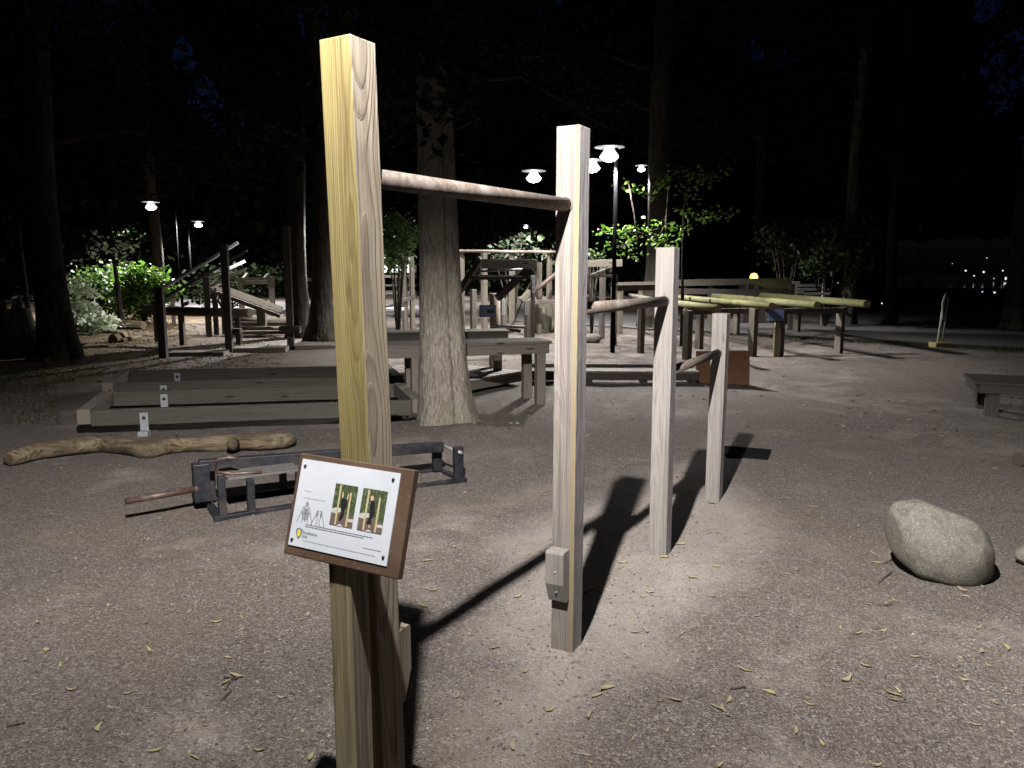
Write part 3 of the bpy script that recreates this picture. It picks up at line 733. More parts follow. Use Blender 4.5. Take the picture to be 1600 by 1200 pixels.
# ------------------------------------------------------------------ black steel press
o1 = at(342, 812); o2 = at(722, 752)
mx = (o2 - o1).normalized(); my = Vector((-mx.y, mx.x, 0)); Lm = (o2 - o1).length
mach = empty('steel_press', o1, math.atan2(mx.y, mx.x), 'low black steel lever press with rusty pipe handle beside the sign', 'exercise machine')
def mp(a, b, c): return o1 + mx * a + my * b + Vector((0, 0, c))
bs = M['black_steel']
beam('base_rail', mp(-.03, 0, .012), mp(Lm + .03, 0, .012), .03, .05, bs, mach, bev=.003)
beam('base_rail', mp(.02, .42, .012), mp(Lm - .06, .34, .012), .03, .05, bs, mach, bev=.003)
beam('base_rail', mp(0, -.0, .014), mp(0, .42, .014), .028, .05, bs, mach, bev=.003)
beam('base_rail', mp(Lm, -.0, .014), mp(Lm - .02, .36, .014), .028, .05, bs, mach, bev=.003)
beam('lever', mp(-.06, .27, .295), mp(Lm - .05, .22, .225), .075, .06, bs, mach, bev=.005)
box('lever_head', mp(-.05, .27, .185), (.10, .085, .25), bs, mach, math.atan2(mx.y, mx.x), .006)
pipe('handle_pipe', mp(-.50, .20, .145), mp(-.06, .25, .15), .021, M['rust_brown'], mach)
pipe('pipe_collar', mp(-.10, .247, .15), mp(-.075, .249, .15), .029, M['rust_brown'], mach)
for a, b in ((.03, .02), (.20, .0), (.03, .38), (.52, .03), (.50, .38)):
    beam('leg', mp(a, b, .02), mp(a, b, .235 if a > .1 else .27), .045, .045, bs, mach, side=mx, bev=.003)
mach_seat = box('seat_plate', mp(.30, .19, .242), (.46, .34, .014), simple('dusty_grey_plate', (.13, .12, .115), .75, .1, .4, 30, .3), mach, math.atan2(mx.y, mx.x))
curve_tube('hook_rod', [mp(.03, .10, .36), mp(.10, .10, .365), mp(.15, .08, .355)][::-1] + [mp(.02, .12, .34), mp(.03, .14, .27), mp(.12, .10, .255), mp(.28, .03, .262)], [.012] * 7, 10, M['rust_brown'], mach)
for a, b in ((Lm - .02, .02), (Lm - .06, .30)):
    beam('upright', mp(a, b, .02), mp(a, b, .26 if b < .1 else .245), .07, .045, bs, mach, side=mx, bev=.004)
pipe('pivot_bolt', mp(Lm - .02, -.03, .225), mp(Lm - .04, .32, .225), .012, M['galv'], mach, 10)

# ------------------------------------------------------------------ low beam frames at left
bd = Vector((2.9, .55, 0)).normalized(); bp = Vector((-.30, .954, 0)).normalized()
BRK = None
def low_frame(org, L, depth, label, brs, planks=0):
    t = empty('balance_beam_frame', org, 0, label, 'balance beams', 'low timber beam frames')
    for j in (0, 1):
        s = org + bp * depth * j
        beam('beam', s + Vector((0, 0, .172)), s + bd * L + Vector((0, 0, .172)), .155, .062, M['beam'], t, bev=.007)
    for e in (-.062, L + .062):
        s = org + bd * e - bp * .03
        beam('end_board', s + Vector((0, 0, .185)), s + bp * (depth + .06) + Vector((0, 0, .185)), .142, .115, M['bench'], t, bev=.006)
    for j, fr in brs:
        q = org + bp * depth * j + bd * L * fr - bp * .034
        br = box('bracket', q + Vector((0, 0, .10)), (.075, .006, .22), M['galv'], t, math.atan2(bd.y, bd.x), .002)
        box('foot_plate', q - bp * .05 + Vector((0, 0, .022)), (.09, .10, .045), M['galv'], t, math.atan2(bd.y, bd.x), .003)
        link('bolt', lathe_mesh('bolt', [(.0001, .012), (.008, .012), (.010, .008), (.016, .004), (.018, 0)], 10, M['black_steel']), br, local=Matrix.Translation((0, -.003, .06)) @ Matrix.Rotation(R(90), 4, 'X'))
    return t
F1 = at(142, 640, .25); F1.z = 0
F2 = at(177, 598, .25); F2.z = 0
t1 = low_frame(F1, 2.98, 1.12, 'nearer low timber beam frame behind the bleached log', [(0, .155), (1, .17), (0, .79)])
t2 = low_frame(F2, 3.2, 1.12, 'farther low timber beam frame behind the nearer one', [(0, .17), (1, .18)])
# ------------------------------------------------------------------ tables
def table(name, corner, ang, L, Wd, H, label, cat='table', group=None, mat='bench', legs=None, nb=4, apron=.11, leg=.105, cm='bench'):
    """corner = front-left corner on the ground; ang = heading of the long side"""
    u = Vector((math.cos(ang), math.sin(ang), 0)); w = Vector((-u.y, u.x, 0))
    t = empty(name, corner, ang, label, cat, group)
    bw = Wd / nb
    for j in range(nb):
        s = corner + w * (bw * (j + .5)) - u * .02 + Vector((0, 0, H - .016))
        beam('board', s, s + u * (L + .04), .032, bw - .006, M[mat], t, bev=.003)
    for j, e in ((0, .025), (1, Wd - .025)):
        s = corner + w * e + u * .03 + Vector((0, 0, H - .034 - apron / 2))
        beam('apron', s, s + u * (L - .06), apron, .035, M[mat], t, bev=.003)
    for e in (.015, L - .015):
        s = corner + u * e + w * .045 + Vector((0, 0, H - .034 - apron / 2))
        beam('apron', s, s + w * (Wd - .09), apron, .030, M[mat], t, bev=.003)
    for fx, fy in (legs or ((.08, .1), (.92, .1), (.08, .9), (.92, .9))):
        s = corner + u * L * fx + w * Wd * fy
        beam('leg', s + Vector((0, 0, -.04)), s + Vector((0, 0, H - .033)), leg, leg, M[mat], t, side=u, bev=.004)
    return t
r1 = at(846, 632); r1.z = 0
l1 = at(645, 643); l1.z = 0
ang = math.atan2((r1 - l1).y, (r1 - l1).x)
u1 = Vector((math.cos(ang), math.sin(ang), 0))
table('timber_table', l1 - u1 * .75, ang, (r1 - l1).length + .86, .52, .735, 'long timber table standing behind the ridged tree trunk', legs=((.34, .13), (.955, .13), (.34, .87), (.94, .87)), nb=4)
q = at(600, 520, .73); q.z = 0
table('timber_table', q - u1 * .2, ang * .6, 1.85, .45, .735, 'second timber table behind the long table and the trunk', nb=3)
e = at(1527, 597, .37); e.z = 0
table('low_bench', e + Vector((0, 0, 0)), R(-22), 1.3, .75, .37, 'low dark timber bench cut by the right edge of the gravel', 'bench', mat='dark', legs=((.13, .14), (.9, .14), (.13, .86), (.9, .86)), nb=5, apron=.085, leg=.12)
e = at(1592, 706, .12); e.z = 0
box_t = empty('timber_offcut', (e.x + .1, e.y, 0), 0, 'dark round timber end at the right edge of the gravel', 'timber')
pipe('round_timber', (e.x, e.y, .06), (e.x + .6, e.y + .2, .06), .055, M['dark'], box_t)

# ------------------------------------------------------------------ low deck and long low platform
dk = empty('timber_deck', at(690, 620), 0, 'low timber deck of wide boards turned cornerwise under the long table', 'deck')
fl = at(690, 600, .20); fr = at(815, 579, .20); lb_ = at(600, 576, .20)
for q in (fl, fr, lb_): q.z = 0
du = (fr - fl).normalized(); dw = Vector((-du.y, du.x, 0)); DL = (fr - fl).length; DW = (lb_ - fl).length
nbd = 10
for j in range(nbd):
    s = fl + du * (DL * (j + .5) / nbd)
    beam('deck_board', s - dw * .02 + Vector((0, 0, .187)), s + dw * (DW + .02) + Vector((0, 0, .187 + .002 * (j % 3))), .026, DL / nbd - .014, M['pale_deck'], dk, bev=.003)
def fas(a, b): beam('fascia', a + Vector((0, 0, .112)), b + Vector((0, 0, .112)), .115, .035, M['bench'], dk, bev=.004)
fas(fl + dw * .02, fr + dw * .02); fas(fl + du * .02 + dw * .04, fl + du * .02 + dw * DW); fas(fr - du * .02 + dw * .04, fr - du * .02 + dw * DW); fas(fl + dw * DW, fr + dw * DW)
for fx in (.06, .5, .94):
    for fy in (.12, .88):
        s = fl + du * DL * fx + dw * DW * fy
        beam('deck_foot', s + Vector((0, 0, -.04)), s + Vector((0, 0, .17)), .09, .09, M['dark'], dk)
pa = at(830, 600); pb = at(1092, 601); pa.z = pb.z = 0
pu = (pb - pa).normalized(); pw = Vector((-pu.y, pu.x, 0))
lp = empty('long_low_platform', pa, 0, 'long low timber platform running right from the deck behind the posts', 'platform')
for j in range(3):
    s = pa + pw * (.07 + j * .145) + Vector((0, 0, .165))
    beam('board', s, s + pu * (pb - pa).length, .03, .135, M['bench'], lp, bev=.003)
beam('fascia', pa + Vector((0, 0, .10)) + pw * .03, pb + Vector((0, 0, .10)) + pw * .03, .095, .03, M['dark'], lp)
beam('kerb_rail', pa + Vector((0, 0, .205)) + pw * .43, pb + Vector((0, 0, .205)) + pw * .43, .045, .05, M['dark'], lp)
for f in (.04, .35, .68, .97):
    s = pa.lerp(pb, f) + pw * .2
    beam('foot', s + Vector((0, 0, -.03)), s + Vector((0, 0, .148)), .08, .30, M['dark'], lp, side=pu)

mc = [at(1112, 699), at(1205, 706.5), at(1199.5, 721.5), at(1112, 713.5)]  # black strip drawn in place of a cast shadow whose caster isn't modelled
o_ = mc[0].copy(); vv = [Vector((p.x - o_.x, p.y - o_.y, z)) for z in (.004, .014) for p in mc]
strip_me = mesh_from('shadow_strip', vv, [(0, 1, 2, 3), (7, 6, 5, 4), (0, 4, 5, 1), (1, 5, 6, 2), (2, 6, 7, 3), (3, 7, 4, 0)], simple('shadow_black', (.014, .013, .013), 1.0, 0, .3, 60)); bpy.data.materials['shadow_black'].node_tree.nodes['Principled BSDF'].inputs['Specular IOR Level'].default_value = 0
tag(link('shadow_strip', strip_me, world=Matrix.Translation((o_.x, o_.y, g_at(o_.x + .2, o_.y - .2)))), 'flat black strip standing in for a cast shadow arm at the shadow tip of the shortest post', 'mat')  # no real mat: the strip stands in for a cast shadow
# rust coloured plate
q0 = at(1087, 598); q1 = at(1171, 601); q0.z = q1.z = 0
pl = empty('rust_plate', (q0 + q1) / 2, 0, 'rust orange plate standing upright behind the shortest post', 'panel')
beam('plate', (q0 + q1) / 2 + Vector((0, 0, -.03)), (q0 + q1) / 2 + Vector((.0, .05, .445)), (q1 - q0).length, .012, M['rust_plate'], pl, side=(q1 - q0), bev=.003)
beam('back_stay', (q0 + q1) / 2 + Vector((0, .30, 0)), (q0 + q1) / 2 + Vector((0, .065, .33)), .05, .05, M['dark'], pl)

# ------------------------------------------------------------------ green logs on trestles
gl = empty('log_rack', at(1220, 556), 0, 'rack of four green treated logs lying on timber trestles', 'log rack', None)
ends = [((1129, 482), (1054, 473.5), .058), ((1212, 478), (1055, 464), .058), ((1283, 477), (1115, 462.5), .066), ((1361, 475), (1190, 461.5), .072), ((1040, 467), (985, 459.5), .05)]
for (nx, ny), (fx, fy), r in ends[:4]:
    a = at(nx - 6, ny, .92); bq = at(fx, fy, .92)
    o = pipe('log', a, bq, r, M['green_log'], gl, 24)
    o.data.materials.append(M['end_grain']); o.data.polygons[-1].material_index = 1; o.data.polygons[-2].material_index = 1
a = at(1022, 469, .92); o = pipe('log', a, at(985, 462, .92), .055, M['far'], gl, 20)
def gpost(px, py, H, w=.115, name='leg', par=None, mat='far', side=None):
    s = at(px, py); s.z = 0
    return beam(name, s + Vector((0, 0, -.04)), s + Vector((0, 0, H)), w, w, M[mat], par, side=side or Vector((.8, .6, 0)), bev=.004)
for px, py in ((1073, 562), (1092, 546), (1175, 556), (1217, 556), (1310, 552), (1150, 523), (1245, 520)): gpost(px, py, .85 if py > 540 else .86, .12, 'leg', gl)
a = at(1066, 557); b_ = at(1182, 554)
beam('cross_beam', Vector((a.x, a.y, .80)), Vector((b_.x, b_.y, .80)), .10, .07, M['far'], gl)
a = at(1205, 556); b_ = at(1318, 552)
beam('cross_beam', Vector((a.x, a.y, .80)), Vector((b_.x, b_.y, .80)), .10, .07, M['far'], gl)
a = at(1088, 546); b_ = at(1250, 520)
beam('cross_beam', Vector((a.x, a.y, .805)), Vector((b_.x, b_.y, .805)), .10, .07, M['far'], gl)
for px, py in ((1109, 474), (1078, 470)):
    a = at(px, py, .98); box('tag_plate', a + Vector((0, 0, .02)), (.035, .004, .10), M['galv'], gl)
# little sign on the rack
s = at(1214, 556)
sg = empty('small_sign', Vector((s.x - .02, s.y - .10, 0)), 0, 'small blue-grey sign board below the ends of the green logs', 'sign')
beam('sign_post', Vector((s.x - .07, s.y - .10, -.03)), Vector((s.x - .07, s.y - .10, .82)), .07, .07, M['olive'], sg)
o = box('board', (s.x - .12, s.y - .165, .74), (.34, .02, .25), M['sign_brown'], sg); o.rotation_quaternion = Matrix.Rotation(R(-18), 3, 'X').to_quaternion()
o2_ = box('panel', (s.x - .12, s.y - .183, .742), (.29, .006, .20), M['sign_blue'], sg); o2_.rotation_quaternion = Matrix.Rotation(R(-18), 3, 'X').to_quaternion()

# ------------------------------------------------------------------ middle distance frames
def frame_thing(name, label, cat, ref, group=None):
    q = at(*ref); return empty(name, Vector((q.x, q.y, 0)), 0, label, cat, group)
def post_px(par, px, base, top, w=.11, mat='far', name='post', side=None, label=None):
    """upright standing on the ground at pixel (px,base), reaching photo height top"""
    s = at(px, base); s.z = 0; h = atd(px, top, s.y).z
    o = beam(name, s + Vector((0, 0, -.03)), s + Vector((0, 0, h)), w, w, M[mat], par, side=side or Vector((.85, .5, 0)), bev=.004)
    if label: o['label'] = label
    return s, h
def rail_px(par, a, b, Ya, Yb, w, t, mat='far', name='rail', rnd=False):
    p0 = atd(a[0], a[1], Ya); p1 = atd(b[0], b[1], Yb)
    if rnd: return pipe(name, p0, p1, w / 2, M[mat] if isinstance(mat, str) else mat, par, 14)
    return beam(name, p0, p1, w, t, M[mat] if isinstance(mat, str) else mat, par, bev=.004)

# sit-up / lever frame in the centre
D = 12.6
cf = frame_thing('lever_frame', 'tall timber lever frame with bolted cross board behind the long table', 'exercise frame', (810, 548))
post_px(cf, 740, 545, 452, .10); post_px(cf, 832, 548, 430, .085, side=Vector((1, 0, 0)))
post_px(cf, 757, 530, 395, .11); post_px(cf, 824, 545, 470, .10)
rail_px(cf, (752, 412), (839, 413), D, D + .1, .155, .06, M['pale_deck'], name='cross_board')
for px in (756, 758, 834, 836): 
    a = atd(px, 409 + (px % 2) * 4, D - .035); box('bolt_head', a, (.02, .012, .02), M['galv'], cf)
rail_px(cf, (718, 455), (752, 404), D + .4, D + .1, .10, .08, 'dark', 'brace')
rail_px(cf, (777, 466), (828, 418), D - .2, D + .15, .11, .08, 'dark', 'brace')
rail_px(cf, (748, 424), (816, 421), D - .1, D - .1, .035, .035, M['galv'], 'guide_pipe', True)
rail_px(cf, (748, 431), (816, 431), D - .1, D - .1, .03, .03, M['galv'], 'guide_pipe', True)
rail_px(cf, (748, 424), (748, 431), D - .1, D - .1, .03, .03, M['galv'], 'guide_pipe', True)
rail_px(cf, (735, 434), (825, 433), D, D, .07, .06, 'dark', 'cross_rail')
a = atd(832, 446, D + .0)
for (px, y0, y1, YY) in ((834, 430, 458, at(832, 548).y - .06), (787, 469, 492, at(785, 540).y - .1), (823, 470, 492, at(824, 545).y - .08)):
    a = atd(px, (y0 + y1) / 2, YY); hh = abs(atd(px, y0, YY).z - atd(px, y1, YY).z)
    o = box('adjuster_plate', a, (.065, .006, hh), M['galv'], cf, bev=0)
    for q in (-.3, 0, .3):
        box('hole_mark', a + Vector((0, -.005, q * hh)), (.016, .004, .016), M['black_steel'], cf, bev=0)
post_px(cf, 787, 540, 468, .10)
rail_px(cf, (770, 510), (820, 511), 11.6, 11.8, .05, .05, M['bench'], 'foot_bar', True)
rail_px(cf, (768, 512), (813, 517), 11.5, 11.3, .05, .05, M['dark'], 'foot_bar', True)

cs = frame_thing('small_sign', 'dark blue sign board on a round post behind the long table', 'sign', (768, 560))
s_ = at(768, 562); s_.z = 0
pipe('sign_post', s_ + Vector((.06, .1, -.03)), s_ + Vector((.06, .1, atd(768, 459, s_.y).z)), .09, M['brown'], cs, 18)
a = atd(762, 486, s_.y - .12)
o = box('board', a, (.285, .02, .205), M['sign_brown'], cs); o.rotation_quaternion = Matrix.Rotation(R(-15), 3, 'X').to_quaternion()
o = box('panel', a + Vector((0, -.017, .0)), (.25, .006, .17), M['sign_blue'], cs, bev=0); o.rotation_quaternion = Matrix.Rotation(R(-15), 3, 'X').to_quaternion()
o = box('print', a + Vector((.045, -.0245, -.005)), (.12, .003, .06), M['sign_blue_dark'], cs, bev=0); o.rotation_quaternion = Matrix.Rotation(R(-15), 3, 'X').to_quaternion()

# tall gate-like pipe frame behind it
tf = frame_thing('tall_pipe_frame', 'tall frame with thin top rail behind the lever frame', 'exercise frame', (800, 505))
YT = at(860, 520).y
for px in (722, 800, 858): 
    s = atd(px, 480, YT); h = atd(px, 393, YT).z
    beam('post', Vector((s.x, YT, -.03)), Vector((s.x, YT, h)), .12, .12, M['far'], tf, side=Vector((1, .2, 0)))
rail_px(tf, (700, 392), (870, 394), YT - .12, YT - .12, .075, .075, M['bench'], 'top_rail', True)
rail_px(tf, (821, 466), (884, 416), YT - 1.6, YT - 1.2, .10, .10, M['rust_brown'], 'sloping_bar', True)
rail_px(tf, (815, 470), (828, 455), YT - 1.7, YT - 1.6, .12, .10, 'far', 'strut')
post_px(tf, 842, 522, 410, .10)
# stump table behind
for k_, (px, by, tp, w) in enumerate(((845, 520, 470, .45), (872, 518, 472, .40))):
    st = frame_thing('chopping_block', ['left weathered stump seat behind the lever frame', 'right weathered stump seat behind the lever frame'][k_], 'stump', (px, by), 'stump seats')
    s = at(px, by); s.z = 0
    curve_tube('stump', [s, s + Vector((0, 0, .15)), s + Vector((.01, 0, .45)), s + Vector((0, 0, atd(px, tp, s.y).z))], [w / 2 * 1.15, w / 2, w / 2 * .9, w / 2 * .88], 18, M['bark_grey'], st, wob=.15, seed=k_)
br_t = frame_thing('bench_rack', 'low grey bench over the stumps behind the lever frame', 'bench', (855, 515))
rail_px(br_t, (822, 472), (884, 472), YT - .9, YT - .9, .10, .35, 'far', 'seat_board')
for px in (826, 880): 
    s = atd(px, 500, YT - .75); beam('leg', Vector((s.x, s.y, -.02)), Vector((s.x, s.y, .72)), .09, .09, M['far'], br_t)

# frames between post 2 and post 3
f5 = frame_thing('timber_rack', 'timber rack with long cross log right of the second tall post', 'exercise frame', (960, 545))
post_px(f5, 958, 540, 430, .10); post_px(f5, 1001, 551, 470, .10); post_px(f5, 968, 522, 445, .10); post_px(f5, 940, 530, 405, .10, 'dark')
rail_px(f5, (905, 412), (972, 411), 15.5, 15.5, .14, .10, 'far', 'top_beam')
rail_px(f5, (905, 432), (962, 431), 14.8, 14.8, .05, .25, 'dark', 'shelf')
rail_px(f5, (925, 432), (960, 419), 14.7, 15.0, .10, .05, 'far', 'brace')
rail_px(f5, (962, 450), (1022, 449), 14.6, 15.2, .11, .11, 'far', 'cross_beam')
f6 = frame_thing('barrier_rail', 'long dark rail fence beyond the green logs', 'fence', (1150, 500))
Y6 = 19.5
rail_px(f6, (1060, 442), (1168, 440), Y6, Y6, .16, .12, 'far', 'rail'); rail_px(f6, (1168, 443), (1236, 443), Y6 + .3, Y6 + .3, .26, .12, 'green_log', 'rail')
rail_px(f6, (962, 445), (1060, 443), Y6, Y6, .12, .1, 'far', 'rail')
rail_px(f6, (1060, 455), (1240, 457), Y6 - .2, Y6 - .2, .14, .10, 'dark', 'rail')
for px in (1000, 1068, 1110, 1180, 1236):
    s = atd(px, 480, Y6 + .1); beam('post', Vector((s.x, s.y, -.02)), Vector((s.x, s.y, 1.18)), .11, .11, M['far'], f6)
s = at(1012, 505); s.z = 0
st = empty('stump', s, 0, 'pale tree stump on the gravel between second and third posts', 'stump')
curve_tube('stump_wood', [s + Vector((0, 0, -.03)), s + Vector((0, 0, .15)), s + Vector((0, 0, .62))], [.34, .30, .27], 20, M['bark_grey'], st, wob=.12, seed=9)

# amber lamp on its box
s = atd(1178, 433, 22)
al = empty('amber_lamp', (s.x, 22, 0), 0, 'glowing amber lamp on a low cabinet beyond the green logs', 'lamp')
link('bulb', lathe_mesh('bulb', [(.001, .115), (.075, .09), (.115, .0), (.075, -.085), (.001, -.10)], 16, M['orange_glow']), al, world=Matrix.Translation(s))
box('cabinet', (s.x + .25, 22.15, (s.z - .10) / 2), (1.1, .5, s.z - .12), M['dark'], al)
box('cabinet_lid', (s.x + .1, 22.1, s.z - .09), (1.3, .6, .04), M['white_paint'], al)
L = bpy.data.lights.new('amber_light', 'POINT'); L.energy = 14; L.color = (1, .5, .12); L.shadow_soft_size = .05
lo = bpy.data.objects.new('amber_light', L); COL.objects.link(lo); lo.parent = al; lo.location = Vector((0, -.15, s.z))
# white slatted seats beyond the logs
ws = empty('slatted_bench', (atd(1262, 470, 21).x, 21, 0), 0, 'white slatted park bench beyond the green logs', 'bench')
for (x0, x1, y, dy) in ((1236, 1250, 442, 0), (1246, 1291, 446, 0), (1234, 1296, 452, 0), (1220, 1256, 457, -.3), (1256, 1297, 459, -.3)):
    rail_px(ws, (x0, y), (x1, y), 21 + dy, 21 + dy, .075, .03, 'white', 'slat') if 'white' in M else rail_px(ws, (x0, y), (x1, y), 21 + dy, 21 + dy, .07, .03, 'white_paint', 'slat')
for px in (1242, 1286):
    s = atd(px, 470, 21.1); beam('leg', Vector((s.x, s.y, 0)), Vector((s.x, s.y, atd(px, 440, 21).z)), .07, .07, M['white_paint'], ws)
# parked car far off: only its tail lamp is lit
cx_, cy_ = atd(1262, 484, 30).x, 30.0
def car(x, y, label):
    t = empty('parked_car', (x, y, 0), 0, label, 'car')
    prof = [(-2.1, .35), (-2.15, .75), (-1.95, .95), (-1.2, 1.02), (-.65, 1.42), (.75, 1.45), (1.35, 1.0), (2.05, .9), (2.2, .6), (2.1, .32)]
    V = []; n = len(prof)
    for sy, ins in ((-.85, 0), (-.88, .0), (.88, 0), (.85, 0)):
        for px, pz in prof: V.append((px, sy * (.82 if pz > 1.1 else 1), pz))
    Fc = [tuple(range(n))[::-1], tuple(3 * n + k for k in range(n))]
    for r_ in range(3):
        for k in range(n): Fc.append((r_ * n + k, r_ * n + (k + 1) % n, (r_ + 1) * n + (k + 1) % n, (r_ + 1) * n + k))
    mc = simple('dark_car_paint', (.03, .035, .05), .3, .4, .1, 3)
    o = link('body', mesh_from('body', V, Fc, mc, smooth=False), t, world=Matrix.Translation((x, y, 0))); bevel(o, .05, 2)
    for sx in (-1.35, 1.35):
        for sy in (-.86, .86):
            w = pipe('wheel', (x + sx, y + sy - .09, .31), (x + sx, y + sy + .09, .31), .31, M['print_black'], t, 20)
            pipe('rim', (x + sx, y + sy - .10 * (1 if sy < 0 else -1), .31), (x + sx, y + sy, .31), .19, M['galv'], w, 14)
    return t
ct = car(cx_, cy_, 'dark parked car with one red tail lamp beyond the green logs')
a = atd(1252, 484, cy_ - .92); link('tail_lamp', lathe_mesh('tail_lamp', [(.001, .05), (.06, .04), (.085, 0), (.06, -.04), (.001, -.05)], 12, M['red_glow']), ct, world=Matrix.Translation(a))

# pale barrier poles on an ochre base
s = at(1468, 543); s.z = 0
bp_ = empty('barrier_post', s, 0, 'pair of pale folded poles standing on an ochre concrete foot', 'barrier')
box('foot', s + Vector((0, 0, .05)), (.34, .24, .12), M['ochre_block'], bp_, .1, .02)
pipe('pole', s + Vector((-.045, 0, .1)), s + Vector((.02, 0, 1.03)), .024, M['pale_metal'], bp_, 12)
pipe('pole', s + Vector((.04, 0, .1)), s + Vector((.09, 0, 1.02)), .022, M['pale_metal'], bp_, 12)
curve_tube('hook', [s + Vector((.0, -.03, .55)), s + Vector((-.03, -.03, .90)), s + Vector((.015, -.03, 1.06)), s + Vector((.055, -.03, 1.08))], [.016, .02, .018, .012], 10, M['pale_metal'], bp_)

# ------------------------------------------------------------------ left training yard
wf = frame_thing('stepped_post_row', 'row of dark upright posts of rising height behind the low beam frames', 'exercise frame', (350, 552))
post_px(wf, 256, 560, 448, .13, 'dark', side=Vector((1, .1, 0))); post_px(wf, 359, 551, 381, .125, 'dark', side=Vector((1, .1, 0))); post_px(wf, 455, 545, 352, .13, 'dark', side=Vector((1, .1, 0)))
for (x0, x1, yb) in ((266, 354, 556), (366, 449, 549), (463, 530, 545)):
    a = at(x0, yb); b_ = at(x1, yb - 1); beam('ground_board', Vector((a.x, a.y, .035)), Vector((b_.x, b_.y, .035)), .09, .40, M['bench'], wf)
s = at(455, 545); box('cross_block', (s.x, s.y, atd(455, 515, s.y).z), (.40, .16, .13), M['dark'], wf)
s = at(359, 551); box('cross_block', (s.x + .12, s.y + .1, atd(359, 518, s.y).z), (.16, .16, .10), M['dark'], wf)
db = frame_thing('inclined_dip_bars', 'pair of steep grey pipes on dark posts behind the post row', 'exercise frame', (327, 530))
YD = 17.5
post_px(db, 327, 527, 432, .12, 'dark'); post_px(db, 247, 535, 470, .12, 'dark'); post_px(db, 272, 506, 460, .10, 'dark')
rail_px(db, (234, 463), (372, 379), 16.6, 17.0, .07, .07, M['grey_paint'], 'pipe', True)
rail_px(db, (300, 446), (383, 408), 18.0, 18.4, .07, .07, M['grey_paint'], 'pipe', True)
rail_px(db, (234, 478), (386, 392), 17.0, 17.5, .07, .04, 'dark', 'side_board')
rail_px(db, (300, 460), (385, 420), 18.3, 18.8, .07, .04, 'dark', 'side_board')
hl = frame_thing('raised_log', 'thick raised log on short legs behind the left dark posts', 'log', (330, 520))
rail_px(hl, (262, 486), (391, 489), 16.2, 15.6, .19, .19, 'drift', 'log', True)
a = atd(238, 483, 16.2); box('end_block', a, (.32, .3, .18), M['dark'], hl, .4)
for px in (284, 372): 
    s = atd(px, 510, 15.9); beam('leg', Vector((s.x, s.y, -.02)), Vector((s.x, s.y, atd(px, 492, 15.9).z)), .10, .10, M['dark'], hl)
ib = frame_thing('inclined_bench', 'pale inclined bench sloping down to the right in the left yard', 'bench', (400, 505))
YB = 18.5
for dy, oy in ((0, 0), (.18, -5)): beam('board', atd(330, 448 + oy, YB + dy), atd(440, 488 + oy, YB + dy - .4), 0.12, .05, M['far'], ib, side=Vector((0, .75, .66)))
rail_px(ib, (332, 455), (437, 494), YB - .14, YB - .54, .09, .05, 'bench', 'side_rail')
for px, tp, by in ((337, 456, 505), (350, 460, 505), (412, 480, 500), (405, 476, 498)):
    s = atd(px, 490, YB - .1); beam('leg', Vector((s.x, YB - .1, -.02)), Vector((s.x, YB - .1, atd(px, tp, YB).z)), .10, .10, M['far'], ib)
a = atd(336, 453, YB - .25); box('number_plate', a, (.06, .006, .11), M['galv'], ib)
ff = frame_thing('far_bar_frame', 'square pale frame standing behind the inclined bench', 'exercise frame', (400, 478))
YF = 24.5
for px in (377, 425):
    s = atd(px, 460, YF); beam('post', Vector((s.x, YF, -.02)), Vector((s.x, YF, atd(px, 436, YF).z)), .14, .14, M['far'], ff, side=Vector((1, 0, 0)))
rail_px(ff, (371, 437), (429, 436), YF, YF, .12, .12, 'far', 'top_beam'); rail_px(ff, (384, 441), (418, 441), YF - .2, YF - .2, .12, .1, 'far', 'cross_beam')
rail_px(ff, (380, 437), (387, 428), YF + .2, YF + .4, .1, .1, 'far', 'brace'); rail_px(ff, (412, 437), (420, 429), YF + .2, YF + .4, .1, .1, 'far', 'brace')
rail_px(ff, (416, 437), (428, 448), YF - .1, YF - .1, .1, .1, 'dark', 'brace')
lb = frame_thing('fallen_log', 'long log seat lying behind the rising posts', 'log', (410, 508))
rail_px(lb, (358, 500), (452, 501), 20.2, 20.2, .22, .22, 'far', 'log', True); rail_px(lb, (362, 507), (452, 508), 19.6, 19.6, .14, .12, 'dark', 'beam')
l2 = frame_thing('timber_stack', 'low stack of pale timbers on the ground behind the rising posts', 'timber', (410, 520))
rail_px(l2, (364, 514), (450, 513), 18.2, 18.2, .10, .25, 'far', 'timber'); rail_px(l2, (366, 520), (452, 519), 17.6, 17.6, .08, .2, 'far', 'timber'); rail_px(l2, (385, 516), (438, 516), 17.9, 17.9, .12, .18, 'pale_pine', 'timber')
pt = frame_thing('far_bench', 'far yellowish bench between the two dark trunks', 'bench', (480, 465))
YQ = 34
rail_px(pt, (472, 437), (490, 437), YQ, YQ, .14, .3, 'far', 'seat'); s = atd(474, 450, YQ); beam('leg', Vector((s.x, YQ, 0)), Vector((s.x, YQ, atd(474, 438, YQ).z)), .13, .13, M['far'], pt)
rail_px(pt, (472, 437), (508, 438), YQ + .3, YQ + .3, .13, .2, 'far', 'seat')
